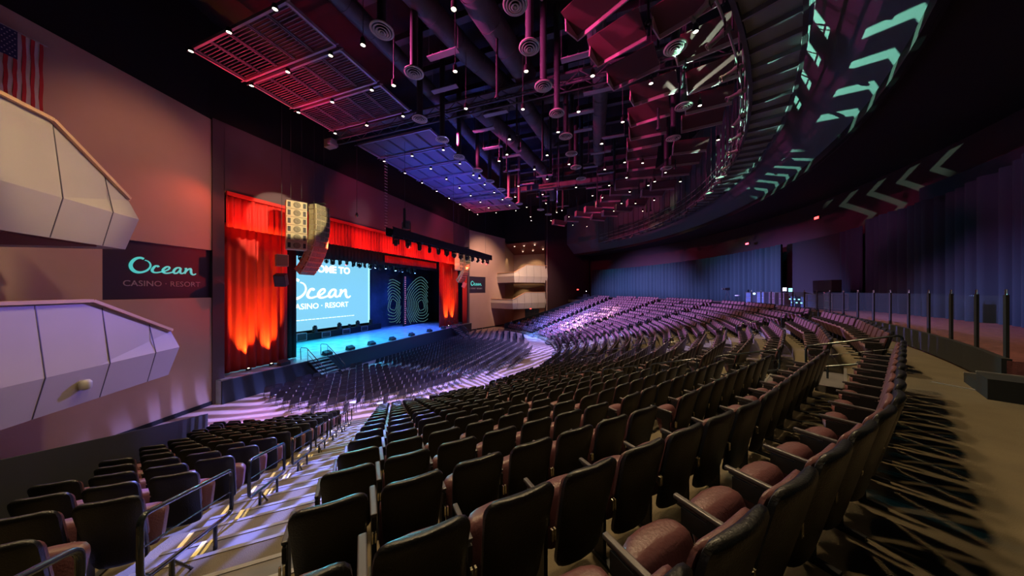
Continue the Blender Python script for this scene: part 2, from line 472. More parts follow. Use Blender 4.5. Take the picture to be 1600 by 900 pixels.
# proscenium wall (X = -22.4) with its opening
PX = -22.4
Y0, Y1 = 10.45, 41.6
b = MB()
b.box((PX - .2, (9.9 + Y0) / 2, 8.55), (.4, Y0 - 9.9, 17.1))
b.box((PX - .2, (Y1 + 42.15) / 2, 8.55), (.4, 42.15 - Y1, 17.1))
b.box((PX - .2, 26, (12.95 + 17.1) / 2), (.4, Y1 - Y0, 17.1 - 12.95))
struct(b.build('wall_proscenium', 'pros_wall'))
b = MB(); b.box((PX - .5, 26, 20.1), (.4, 90, 6.0)); struct(b.build('wall_above_proscenium', 'black_wall'))

# side walls: pale, flared outwards, with the recessed sign band
LC = Vector((-22.5, 9.9)); LD = Vector((0.289, -0.957)).normalized()
RC = Vector((-22.5, 42.1)); RD = Vector((0.275, 0.961)).normalized()
def side_wall(tagname, c, d, L, bandL, flip):
    def seg(nm, t0, t1, z0, z1, m, out=0.0):
        n = Vector((d.y, -d.x)) if flip else Vector((-d.y, d.x))
        a = c + d * t0 + n * out; e = c + d * t1 + n * out
        if not flip: a, e = e, a
        q = [(a.x, a.y, z0), (e.x, e.y, z0), (e.x, e.y, z1), (a.x, a.y, z1)]
        return quad_wall(nm, q, m, 0.3)
    seg('wall_' + tagname + '_lower', 0, L, 0, 6.38, 'cream_wall')
    seg('wall_' + tagname + '_upper', 0, L, 9.2, 17.0, 'cream_wall')
    seg('wall_' + tagname + '_middle', bandL, L, 6.38, 9.2, 'cream_wall')
    seg('wall_' + tagname + '_signband', 0, bandL, 6.38, 9.2, 'sign_panel', -0.12)
    seg('wall_' + tagname + '_top', 0, L + 2, 17.0, 23.0, 'black_wall', -0.1)
    n = Vector((d.y, -d.x)) if flip else Vector((-d.y, d.x))
    a = c + d * 0.02 + n * .05; e = c + d * L + n * .05
    m = MB(); m.beam((a.x, a.y, 0.11), (e.x, e.y, 0.11), 0.05, 0.22)
    struct(m.build('baseboard_' + tagname, 'stage_black'))
side_wall('left', LC, LD, 13.5, 4.35, False)
side_wall('right', RC, RD, 10.1, 4.3, True)

# dark walls at the far end and around the back
quad_wall('wall_far_side', [(-11.6, 51.9, 0), (-4.4, 61.8, 0), (-4.4, 61.8, 23), (-11.6, 51.9, 23)], 'wine_wall')
quad_wall('wall_far_box_back', [(-19.9, 57.2, 0), (-10.2, 57.2, 0), (-10.2, 57.2, 23), (-19.9, 57.2, 23)], 'cream_wall')
quad_wall('wall_far_box_side', [(-19.75, 51.8, 0), (-19.75, 57.2, 0), (-19.75, 57.2, 17), (-19.75, 51.8, 17)], 'cream_wall')
quad_wall('wall_far_return', [(-11.62, 57.2, 0), (-11.62, 52.1, 0), (-11.62, 52.1, 23), (-11.62, 57.2, 23)], 'cream_wall')
quad_wall('wall_far_lintel', [(-19.8, 52.0, 16.3), (-11.4, 52.0, 16.3), (-11.4, 52.0, 23), (-19.8, 52.0, 23)], 'black_wall')
quad_wall('ceiling_far_box', [(-19.7, 57.2, 14.4), (-11.6, 57.2, 14.4), (-11.6, 52.0, 16.2), (-19.7, 52.0, 15.9)], 'soffit_red', 0.1)
b = MB()
n = 60
vs = []; A0, A1 = -75.0, 60.0
for i in range(n + 1):
    a = A0 + (A1 - A0) * i / n
    vs += [polar(42.6, a, 4.5), polar(42.6, a, 23)]
b.add(vs, [(2 * i, 2 * i + 2, 2 * i + 3, 2 * i + 1) for i in range(n)])
struct(b.build('wall_rear', 'wine_wall'))
b = MB(); ring_box(b, 37.2, 42.8, 14.2, 14.6, -75, 60); struct(b.build('ceiling_rear_soffit', 'dark_wall'))
b = MB(); ring(b, 35.2, 16.0, 37.2, 14.2, -75, 60); ring(b, 37.2, 14.2, 37.2, 14.0, -75, 60); ring(b, 35.2, 16.0, 35.2, 23.0, -75, 60)
struct(b.build('ceiling_fascia', 'fascia'))
b = MB(); ring_box(b, 37.15, 37.32, 13.85, 14.2, -75, 60); struct(b.build('trim_3', 'stage_black'))
quad_wall('wall_near_side', [(-2.2, -3.2, 0), (-20.5, -3.2, 0), (-20.5, -3.2, 23), (-2.2, -3.2, 23)], 'black_wall')
quad_wall('wall_near_return', [(8, -3.2, 4), (-2.2, -3.2, 4), (-2.2, -3.2, 23), (8, -3.2, 23)], 'black_wall')

# ------------------------------------------------------------------ stage house
b = MB(); b.prism([(-22.0, 10.1), (-22.0, 41.9), (-36, 44), (-36, 8)], 0, 1.42)
st = struct(b.build('floor_stage', 'stage_floor'))
b = MB(); b.box((-21.93, 26, 0.70), (0.12, 31.8, 1.40)); struct(b.build('trim_4', 'stage_face'))
b = MB(); b.box((-21.93, 26, 1.425), (0.16, 31.9, 0.05)); struct(b.build('trim_5', 'nosing'))
b = MB(); b.box((-36.2, 26, 8), (.3, 50, 16)); b.box((-29.5, 8.9, 8), (14, .3, 16)); b.box((-29.5, 43.6, 8), (14, .3, 16)); b.box((-29.9, 26, 16), (13.4, 36, .2))
struct(b.build('wall_stage', 'stage_black'))

def drape(name, y0, y1, z0, z1, m, x=PX, amp=.11, wave=.42, seed=0, fall=0.0, nz=6):
    """gathered cloth hanging in the stage plane, a real folded sheet with thickness"""
    rnd = random.Random(seed); n = int(abs(y1 - y0) / 0.045); vs = []
    ph = 0; off = []
    for i in range(n + 1):
        ph += (0.045 / wave) * 2 * PI * rnd.uniform(.55, 1.45)
        off.append(amp * math.sin(ph) * (0.7 + 0.3 * math.sin(ph * .31)))
    for j in range(nz + 1):
        t = j / nz; z = z1 + (z0 - z1) * t
        for i in range(n + 1):
            y = y0 + (y1 - y0) * i / n
            vs.append((x + off[i] * (.6 + .5 * t), y, z))
    fs = [(j * (n + 1) + i, j * (n + 1) + i + 1, (j + 1) * (n + 1) + i + 1, (j + 1) * (n + 1) + i) for j in range(nz) for i in range(n)]
    mm = MB(); mm.add(vs, fs); o = mm.build(name, m, smooth=False)
    o.data.polygons.foreach_set('use_smooth', [True] * len(o.data.polygons))
    s = o.modifiers.new('cloth', 'SOLIDIFY'); s.thickness = 0.015
    return o
tag(drape('stage_curtain', 10.5, 14.7, 1.45, 11.2, 'curtain_red', x=-23.5, seed=3, wave=.5), 'red house curtain leg at the near side of the stage', 'curtain')
tag(drape('stage_curtain', 34.9, 40.4, 1.45, 11.2, 'curtain_red', x=-23.5, seed=4, wave=.5), 'red house curtain leg at the far side of the stage', 'curtain')
tag(drape('stage_curtain', 40.0, 41.55, 1.45, 12.7, 'curtain_red', x=-22.55, amp=.03, seed=9, wave=.9), 'flat red curtain return against the far end of the proscenium', 'curtain')
o = drape('curtain_valance', 10.5, 41.0, 10.75, 12.75, 'curtain_red', x=-22.42, seed=5, wave=.36, amp=.12, nz=3)
tag(o, 'long red pleated valance across the top of the stage opening', 'valance')
m = MB(); m.box((-22.33, 26, 12.82), (.16, 31, .22)); m.build('heading_band', 'curtain_red', o)
tag(drape('border_drape', 14, 36.0, 9.7, 11.4, 'stage_black', x=-24.6, seed=6, amp=.06, nz=2), 'black masking border hanging behind the red valance', 'drape')
tag(drape('border_drape', 25, 34.8, 9.95, 10.75, 'curtain_red', x=-23.9, seed=8, amp=.05, nz=2), 'short dim red border hanging behind the valance on the right', 'drape')
m = MB(); m.box((-26, 38.3, 6.5), (5.5, 9, 10.2)); 
tag(drape('side_drape', 14.6, 15.6, 1.45, 10.5, 'stage_black', x=-23.9, seed=11, amp=.05, nz=2), 'black masking leg just behind the near red curtain', 'drape')

# projection screen
scr = thing('projection_screen', (-32, 23.6, 2.4), 0, 'large pale blue projection screen with white welcome lettering at the back of the stage', 'screen')
W0, W1, Z0, Z1 = 15.3, 30.6, 2.35, 11.2
def pb(nm, dx, y0, y1, z0, z1, m, par, th=.05):
    q = MB(); q.box((dx - par.location.x, (y0 + y1) / 2 - par.location.y, (z0 + z1) / 2 - par.location.z), (th, abs(y1 - y0), z1 - z0))
    return q.build(nm, m, par)
pb('screen_surface', -32, W0, W1, Z0, Z1, 'screen_blue', scr)
pb('glowing_edge', -31.96, W1 - .22, W1, Z0, Z1, 'screen_edge', scr)
pb('frame', -32.1, W0 - .12, W1 + .12, Z0 - .14, Z1 + .12, 'stage_black', scr)

# script word drawn as a broad-nib ribbon
def smoothpath(P, k=6):
    out = []
    for i in range(len(P) - 1):
        p0 = P[max(i - 1, 0)]; p1 = P[i]; p2 = P[i + 1]; p3 = P[min(i + 2, len(P) - 1)]
        for j in range(k):
            t = j / k
            out.append(tuple(0.5 * ((2 * p1[q]) + (-p0[q] + p2[q]) * t + (2 * p0[q] - 5 * p1[q] + 4 * p2[q] - p3[q]) * t * t + (-p0[q] + 3 * p1[q] - 3 * p2[q] + p3[q]) * t ** 3) for q in range(3)))
    out.append(P[-1]); return out
STROKES = [
 [(524, 300, 26), (490, 287, 30), (450, 296, 30), (410, 330, 32), (382, 382, 34), (378, 430, 36), (396, 475, 38), (428, 504, 36), (470, 514, 32), (515, 505, 26), (560, 478, 22), (592, 438, 18), (604, 398, 17), (596, 358, 15), (572, 330, 13), (538, 318, 12)],
 [(703, 414, 26), (692, 398, 26), (662, 402, 25), (635, 438, 26), (624, 475, 28), (640, 500, 24), (675, 506, 20), (720, 494, 17), (765, 480, 17), (815, 455, 18), (843, 425, 20), (838, 402, 22), (810, 400, 22), (778, 425, 25), (757, 462, 28), (768, 495, 27), (800, 508, 22), (845, 500, 19), (885, 485, 17)],
 [(1000, 424, 22), (985, 404, 23), (950, 405, 23), (918, 432, 26), (900, 470, 28), (912, 500, 25), (945, 496, 20), (975, 465, 19), (995, 430, 20)],
 [(1000, 410, 22), (990, 450, 27), (995, 490, 25), (1020, 500, 19), (1050, 480, 15)],
 [(1072, 398, 28), (1076, 430, 27), (1062, 475, 27), (1052, 500, 23)],
 [(1060, 490, 13), (1085, 448, 17), (1118, 416, 22), (1143, 408, 26), (1150, 430, 28), (1150, 470, 28), (1165, 503, 26), (1192, 512, 20), (1226, 490, 12)]]
def script_word(name, width, m, parent, M, depth=.03):
    """width = metres from the left of the O to the tail of the n; origin at the word's centre"""
    s = width / 866.0; b = MB()
    for k, S in enumerate(STROKES):
        P = smoothpath(S); L_ = []; R_ = []
        for i, p in enumerate(P):
            a = P[max(i - 1, 0)]; c = P[min(i + 1, len(P) - 1)]
            tx, ty = c[0] - a[0], c[1] - a[1]; l = math.hypot(tx, ty) or 1
            nx, ny = -ty / l, tx / l; h = p[2] * .56
            L_.append((p[0] + nx * h, p[1] + ny * h)); R_.append((p[0] - nx * h, p[1] - ny * h))
        vs = []; dz = depth + k * .0015
        for (l, r) in zip(L_, R_):
            for (q, z) in ((l, dz), (r, dz), (r, 0), (l, 0)):
                vs.append(M @ Vector(((q[0] - 795) * s, (405 - q[1]) * s, z)))
        fs = []
        for i in range(len(L_) - 1):
            for j in range(4): fs.append((4 * i + j, 4 * i + 4 + j, 4 * i + 4 + (j + 1) % 4, 4 * i + (j + 1) % 4))
        fs += [(0, 1, 2, 3), tuple(4 * (len(L_) - 1) + j for j in (3, 2, 1, 0))]
        b.add(vs, fs)
    return b.build(name, m, parent)
inv = Matrix.Translation(-scr.location)
SM = lambda y, z: inv @ wallM((-31.93, y, z), (0, 1, 0))
text_mesh('WELCOME TO', 1.0, 'welcome_lettering', 'white_glow', scr, SM(23.75, 8.95), bold=.04, width=7.5)
script_word('script_word', 7.9, 'white_glow', scr, SM(23.6, 6.9))
text_mesh('CASINO · RESORT', 1.0, 'resort_lettering', 'white_glow', scr, SM(23.65, 4.75), bold=.008, width=7.1)
q = MB(); rnd = random.Random(2); y = 18.6
while y < 28:
    L_ = rnd.uniform(.12, .5); q.box((.1, y + L_ / 2 - 23.6, 3.55 - 2.4), (.02, L_, .07)); y += L_ + .1
q.build('small_print', 'white_glow', scr)

# wall signs with the resort name
def wall_sign(c, d, t, label, n):
    p = c + d * t
    dd = -d if n.dot(Vector((1, 0.2))) > 0 and d.y < 0 else d
    s = thing('wall_sign', (p.x + n.x * .0, p.y + n.y * .0, 7.7), 0, label, 'sign')
    M = Matrix.Translation(-s.location) @ wallM((p.x - n.x * .11, p.y - n.y * .11, 8.03), (dd.x, dd.y, 0))
    script_word('script_word', 2.72, 'teal_letter', s, M)
    M = Matrix.Translation(-s.location) @ wallM((p.x - n.x * .11, p.y - n.y * .11, 7.02), (dd.x, dd.y, 0))
    text_mesh('CASINO · RESORT', .39, 'resort_lettering', 'grey_letter', s, M)
LN = Vector((-LD.y, LD.x)); RN = Vector((RD.y, -RD.x))
wall_sign(LC, LD, 2.08, 'teal script resort sign on the dark band of the near left wall', LN)
wall_sign(RC, RD, 1.95, 'small teal script resort sign on the far wall beyond the stage', RN)

# ------------------------------------------------------------------ projecting opera boxes
def offset_path(P, out, dist):
    R_ = []
    for i, p in enumerate(P):
        ns = []
        if i > 0:
            d = (P[i] - P[i - 1]).normalized(); ns.append(Vector((d.y, -d.x)) * out)
        if i < len(P) - 1:
            d = (P[i + 1] - P[i]).normalized(); ns.append(Vector((d.y, -d.x)) * out)
        n = sum(ns, Vector((0, 0))).normalized(); c = n.dot(ns[0])
        R_.append(p + n * dist / max(c, .5))
    return R_
def opera_box(T, wdir, Wp, zt, zc, zb, zh, tk, L, mirror, label):
    T = Vector(T); wd = Vector(wdir).normalized(); Wp = Vector(Wp)
    P = [Wp, T, T + wd * tk, T + wd * L]; tops = [zt, zt, zh, zh]
    if mirror: P = [Vector((p.x, 52 - p.y)) for p in P]
    out = -1 if not mirror else 1
    root = thing('opera_box', (T.x, P[1].y, zb), 0, label, 'theatre box', 'opera boxes on the pale side walls')
    o3 = lambda p, z: Vector((p.x - root.location.x, p.y - root.location.y, z - zb))
    cre = offset_path(P, out, .18); bot = offset_path(P, out, -.05); inn = offset_path(P, out, -.14); inb = offset_path(P, out, -.5)
    m = MB(); vs = []
    for i in range(4):
        vs += [o3(P[i], tops[i]), o3(cre[i], zc), o3(bot[i], zb), o3(inb[i], zb + .1), o3(inn[i], zc + .1), o3(inn[i], tops[i])]
    fs = [(6 * i + j, 6 * i + (j + 1) % 6, 6 * i + 6 + (j + 1) % 6, 6 * i + 6 + j) for i in range(3) for j in range(6)]
    fs += [tuple(range(6)), tuple(18 + j for j in (5, 4, 3, 2, 1, 0))]
    m.add(vs, fs); m.build('parapet', 'box_panel', root)
    m = MB(); C_ = offset_path(P, out, -.05)
    m2 = [o3(C_[i], tops[i] + .05) for i in range(4)]
    for i in range(3): m.beam(m2[i], m2[i + 1], .30, .09)
    m.build('cap_rail', 'cap_wood', root)
    # floor slab reaching back to the wall
    back = Vector((-20.6, 0.2)); b2 = Vector((-19.3, -2.5)); e = P[3]
    if mirror: back = Vector((-19.7, 56.8)); b2 = Vector((-11.2, 56.8))
    poly = [(p.x - root.location.x, p.y - root.location.y) for p in (inb[0], inb[1], inb[2], inb[3], b2, back)]
    if mirror: poly = poly[::-1]
    m = MB(); m.prism(poly, 0.02, .42); m.build('floor_slab', 'soffit_red', root)
    # joints between cladding panels
    m = MB(); t = .9
    nl = offset_path([P[1], P[3]], out, 1.0)[0] - P[1]
    while t < L:
        p = P[1] + (P[3] - P[1]).normalized() * t
        zt_ = zt + (zh - zt) * min(1, t / tk)
        a = p + nl * .003; c = p + nl * .183; d = p - nl * .047
        m.beam(o3(a, zt_ - .03), o3(c, zc), .025, .012); m.beam(o3(c, zc), o3(d, zb + .01), .025, .012)
        t += 1.55
    m.build('panel_joint', 'arm_plastic', root)
    return root
B1 = ((-16.1, 5.9), (.60, -.80), (-20.9, 4.3), 5.22, 4.58, 3.55, 6.45, 2.78, 7.4)
B2 = ((-16.15, 4.9), (.68, -.73), (-20.4, 2.5), 10.0, 9.37, 8.25, 11.42, 2.53, 7.0)
opera_box(*B1, False, 'lower pale opera box jutting from the near left wall below the resort sign')
opera_box(*B2, False, 'upper pale opera box at the left edge, above the resort sign')
fb1 = opera_box(*B1, True, 'lower opera box with stepped parapet on the far wall beyond the stage')
fb2 = opera_box(*B2, True, 'upper opera box with stepped parapet on the far wall beyond the stage')
# little security lamp on the near lower box
s = thing('wall_lamp', (-14.1, 3.52, 4.0), rad(-40), 'small white lamp housing fixed under the lower near opera box', 'lamp')
m = MB(); m.lathe([(0, 0), (.10, 0), (.12, .05), (.12, .2), (.08, .26), (0, .27)], 14); m.build('housing', 'diffuser', s, True)
m = MB(); m.lathe([(0, -.01), (.07, -.01), (.07, .0), (0, .0)], 12); m.build('lens', 'grille', s)
m = MB(); m.box((0, -.05, .2), (.05, .2, .05)); m.build('bracket', 'iron', s)
for i, (x, y) in enumerate(((-13.5, 2.6),)):
    s = thing('recessed_light', (-15.2, 1.9, 8.24), 0, 'recessed light glowing in the underside of the upper near opera box', 'light')
    m = MB(); m.lathe([(.10, .0), (.13, 0), (.13, .03), (.10, .03), (.10, 0)], 16); m.build('trim_ring', 'diffuser', s)
    m = MB(); m.lathe([(0, .005), (.10, .005), (.10, .02), (0, .02)], 16); m.build('lens', 'lamp_glow', s)
# doors, dark back panels and seats of the far boxes
def far_seat(x, y, z, label):
    s = thing('box_seat', (x, y, z), rad(200), label, 'chair', 'chairs in the far opera boxes')
    m = MB(); m.box((0, 0, .42), (.46, .44, .1)); m.build('seat', 'wine_leather', s, bevel=.02)
    m = MB(); m.box((0, .22, .72), (.46, .07, .6)); m.build('backrest', 'wine_leather', s, bevel=.02)
for lev, zf, nm in ((0, 4.0, 'lower'), (1, 8.7, 'upper')):
    for i in range(6):
        far_seat(-19.0 + i * .75, 50.2 + i * .25, zf, 'wine chair in the %s far opera box, %s from the stage end' % (nm, ordn(i + 1)))
    d = thing('box_door', (-12.9, 57.0, zf), 0, 'dark door at the back of the %s far opera box' % nm, 'door')
    m = MB(); m.box((0, 0, 1.1), (1.0, .08, 2.2)); m.build('leaf', 'door_dark', d)
    m = MB(); m.box((-.55, .0, 1.12), (.1, .14, 2.3)); m.box((.55, .0, 1.12), (.1, .14, 2.3)); m.box((0, 0, 2.28), (1.2, .14, .1)); m.build('door_frame', 'cream_wall', d)
    d = thing('partition_screen', (-16.4, 54.4, zf), 0, 'low dark partition inside the %s far opera box' % nm, 'partition')
    m = MB(); m.box((0, 0, .75), (4.4, .1, 1.5)); m.build('panel', 'door_dark', d)
    m = MB(); m.box((0, 0, 1.53), (4.5, .16, .06)); m.build('cap_rail', 'iron', d)
for i, (x, y) in enumerate(((-18.2, 53.2), (-16.2, 53.2), (-14.0, 53.0), (-17.2, 55.6), (-15.0, 55.4), (-12.8, 55.0))):
    z = 14.4 + (57.2 - y) / 5.2 * 1.65 - .12
    s = thing('recessed_light', (x, y, z), 0, 'downlight over the upper far opera box, %s from the stage in its %s row' % (ordn(i % 3 + 1), ('front', 'back')[i // 3]), 'light', 'downlights over the far boxes')
    m = MB(); m.lathe([(.13, .0), (.17, 0), (.17, .05), (.13, .05), (.13, 0)], 16); m.build('trim_ring', 'diffuser', s)
    m = MB(); m.lathe([(0, .01), (.13, .01), (.13, .03), (0, .03)], 16); m.build('lens', 'lamp_glow', s)
spot((-17.5, 55.0, 14.3), (-17.5, 57, 9.5), 420, (1.0, .68, .3), 60, .6, .05)
spot((-14.5, 54.0, 14.3), (-15, 57, 10), 420, (1.0, .68, .3), 80, .6, .05)
spot((-19.0, 53.0, 14.3), (-19.75, 53, 9.5), 200, (1.0, .68, .3), 60, .6, .05)
spot((-17, 54.5, 7.9), (-17.5, 57.1, 4.5), 160, (1.0, .68, .3), 80, .6, .05)
spot((-15, 52.5, 3.3), (-15, 55, 0), 160, (1.0, .45, .3), 110, .6, .05)
# wall below the far boxes: doorway with dark glass doors, red exit lamps
d = thing('glass_doors', (-15.6, 56.9, 0), 0, 'dark double doors with panes under the lower far opera box', 'door')
m = MB(); m.box((0, 0, 1.5), (2.9, .1, 3.0)); m.build('leaf', 'glass_case', d)
m = MB()
for x in (-1.45, -.5, .5, 1.45): m.box((x, -.08, 1.5), (.1, .1, 3.0))
for z in (1.0, 2.0, 3.0): m.box((0, -.08, z), (3.0, .09, .08))
m.build('door_frame', 'iron', d)
for x, t in ((-16.4, 'left'), (-14.6, 'right')):
    e = thing('exit_lamp', (x, 52.2, 3.25), 0, 'small red glowing lamp under the lower far opera box, %s of the pair' % t, 'lamp')
    m = MB(); m.box((0, 0, .1), (.34, .1, .2)); m.build('housing', 'lamp_red', e, bevel=.02)
    m = MB(); m.box((0, .05, .25), (.06, .06, .3)); m.build('bracket', 'iron', e)

# ------------------------------------------------------------------ hanging flag (vertical) on the near wall
fl = thing('hanging_flag', (-21.0, 4.2, 13.2), 0, 'striped flag with starred dark canton hanging on the left wall above the upper box', 'flag')
def flagpt(t, z): # t metres along the wall from the flag's stage-side edge
    p = LC + LD * (5.95 + t) + LN * .12
    return Vector((p.x + 21.0, p.y - 4.2, z - 13.2))
FT, FB = 16.25, 13.7; SW = .093
for i in range(13):
    z1 = FT; z0 = FB
    if i >= 6: z1 = FT - 1.0
    m = MB(); n = 10; vs = []
    for j in range(n + 1):
        z = z1 + (z0 - z1) * j / n; off = .02 * math.sin(j * 1.3 + i)
        for (dt, o_) in ((0, 0), (SW, .012 * (-1) ** i)):
            a = flagpt(i * SW + dt, z); vs.append(a + Vector((LN.x, LN.y, 0)) * (off + o_))
    m.add(vs, [(2 * j, 2 * j + 1, 2 * j + 3, 2 * j + 2) for j in range(n)])
    o = m.build('stripe', 'flag_red' if i % 2 == 0 else 'flag_white', fl)
    sm_ = o.modifiers.new('cloth', 'SOLIDIFY'); sm_.thickness = .01
m = MB(); a = flagpt(6 * SW, FT); c = flagpt(13 * SW, FT); dz = Vector((0, 0, -1.0)); nn = Vector((LN.x, LN.y, 0)) * .02
m.add([a + nn, c + nn, c + dz + nn, a + dz + nn, a, c, c + dz, a + dz], [(0, 1, 2, 3), (7, 6, 5, 4), (0, 4, 5, 1), (1, 5, 6, 2), (2, 6, 7, 3), (3, 7, 4, 0)])
can = m.build('canton', 'flag_blue', fl)
m = MB()
for r in range(9):
    for c_ in range(6 if r % 2 == 0 else 5):
        p = flagpt(6 * SW + .06 + c_ * .105 + (0 if r % 2 == 0 else .052), FT - .08 - r * .105) + nn * 1.6
        vs = []
        for k in range(10):
            rr = .026 if k % 2 == 0 else .011; an = PI / 2 + k * PI / 5
            q = Vector((-LD.x, -LD.y, 0)) * math.cos(an) * rr + Vector((0, 0, 1)) * math.sin(an) * rr
            vs.append(p + q)
        m.add(vs, [tuple(range(10))])
m.build('star', 'flag_white', can)
m = MB(); m.tube([flagpt(-.1, FT + .03), flagpt(13 * SW + .1, FT + .03)], .018, 8); m.build('pole', 'diffuser', fl)

# ------------------------------------------------------------------ rear drapes
def rear_drape(a0, a1, z0, z1f, label, seed, r=40.9):
    rnd = random.Random(seed); L = abs(a1 - a0) * PI / 180 * r; n = int(L / .09); nz = 3; vs = []
    off = []; ph = 0
    for i in range(n + 1):
        ph += rnd.uniform(.5, 1.3); off.append(.17 * math.sin(ph) + .08 * math.sin(ph * .23))
    for j in range(nz + 1):
        for i in range(n + 1):
            a = a0 + (a1 - a0) * i / n; zt = z1f(a)
            vs.append(polar(r + off[i], a, zt + (z0 - zt) * j / nz))
    m = MB(); m.add(vs, [(j * (n + 1) + i, j * (n + 1) + i + 1, (j + 1) * (n + 1) + i + 1, (j + 1) * (n + 1) + i) for j in range(nz) for i in range(n)])
    o = m.build('drape', 'rear_drape'); o.data.polygons.foreach_set('use_smooth', [True] * len(o.data.polygons))
    s_ = o.modifiers.new('cloth', 'SOLIDIFY'); s_.thickness = .02
    tag(o, label, 'drape')
rear_drape(57.5, 8.0, 5.5, lambda a: 10.95, 'long dark blue drape along the far rear wall behind the top rows', 1)
rear_drape(0.8, -2.5, 5.5, lambda a: 10.9, 'short dark blue drape beside the black opening behind the mixing desk', 2, 41.2)
rear_drape(-3, -56, 5.1, lambda a: 11.15 + max(0, (-12 - a)) * .06, 'tall dark blue drape along the right rear wall behind the glass rail', 3)
m = MB(); ring_box(m, 41.6, 41.7, 5.5, 11.0, -.5, 9); tag(m.build('opening_curtain', 'black_wall'), 'flat black cloth in the opening behind the mixing desk', 'curtain')
m = MB(); ring_box(m, 41.9, 42.4, 11.3, 12.3, -13, -6); tag(m.build('control_window', 'glass_case'), 'long dark slot window high in the rear wall above the drapes', 'window')

# ------------------------------------------------------------------ THEATRE SEATS
def rsec(hw, th, y, z, n=14, p=3.2, bow=0.0):
    """rounded cross-section of an upholstered pad"""
    out = []
    for j in range(n):
        a = 2 * PI * (j + .5) / n; c, s_ = math.cos(a), math.sin(a)
        x = hw * math.copysign(abs(c) ** (2 / p), c); yy = th / 2 * math.copysign(abs(s_) ** (2 / p), s_)
        out.append(Vector((x, y + yy + bow * (1 - (x / max(hw, .01)) ** 2) , z)))
    return out
def pad(hw0, hw1, th, p0, p1, rc, n=14, levels=5, bow=0.0):
    """pad rising from p0=(y,z) to p1=(y,z) with rounded top and bottom corners"""
    secs = []; H = p1[1] - p0[1]
    ts = [0, .015, .05]
    k = levels
    ts = [0.0, rc * .12, rc * .45, rc] + [rc + (H - 2 * rc) * i / k for i in range(1, k)] + [H - rc, H - rc * .55, H - rc * .22, H - rc * .04, H]
    for h in ts:
        t = h / H; hw = hw0 + (hw1 - hw0) * t; e = 0
        if h > H - rc: e = rc - math.sqrt(max(0, rc * rc - (h - (H - rc)) ** 2))
        elif h < rc: e = rc - math.sqrt(max(0, rc * rc - (rc - h) ** 2)); e *= .6
        f = 1 - min(.85, e / rc) ** 2 * .75
        secs.append(rsec(max(.02, hw - e), th * f, p0[0] + (p1[0] - p0[0]) * t, p0[1] + h, n, bow=bow))
    return secs
def seat_meshes(hi=True):
    n = 14 if hi else 8; lv = 5 if hi else 2
    d = {}
    m = MB(); m.loft(pad(.200, .240, .068, (-.01, .17), (.155, .915), .085, n, lv, .02)); d['backrest'] = (m, 'black_vinyl')
    m = MB(); m.loft(pad(.195, .222, .050, (-.015, .38), (.105, .87), .07, n, lv, .015)); d['back_cushion'] = (m, 'wine_leather')
    m = MB(); m.loft(pad(.238, .228, .145, (-.10, .24), (-.20, .585), .075, n, lv, -.02)); d['seat'] = (m, 'wine_leather')
    m = MB(); m.box((.272, -.12, .645), (.034, .31, .026)); 
    if hi: m.box((.272, -.12, .625), (.022, .27, .02))
    d['armrest'] = (m, 'arm_plastic')
    m = MB(); m.box((.272, -.05, .33), (.03, .10, .64)); m.box((.272, -.06, .012), (.06, .34, .025))
    m.box((.272, -.10, .56), (.026, .26, .10)); d['side_frame'] = (m, 'iron')
    if hi:
        m = MB(); m.box((.262, .085, .50), (.012, .02, .075)); m.box((.284, .085, .50), (.012, .02, .075)); d['hinge_bracket'] = (m, 'chrome')
    return d
SM_HI = seat_meshes(True); SM_LO = seat_meshes(False)
protoT = None
def make_seat():
    t = thing('theatre_seat')
    for k, (m, mt) in SM_HI.items():
        o = m.build(k, mt, t, smooth=k in ('backrest', 'back_cushion', 'seat'), bevel=.008 if k == 'armrest' else 0)
    return t
AISLES = [-47.7, -30.3, -13.7, 10.0, 26.3, 43.5]
AH = 0.78
ASYM = {-47.7: (.50, 1.06), -30.3: (.62, .80)}                                           # half width of an aisle, metres
slots = []
ends = []
SPC = 0.545
KINK = [[-1], [-39.0], [-22.2], [-5.0, 2.4], [18.2], [35.0], [-1]]      # rows are straight between these angles
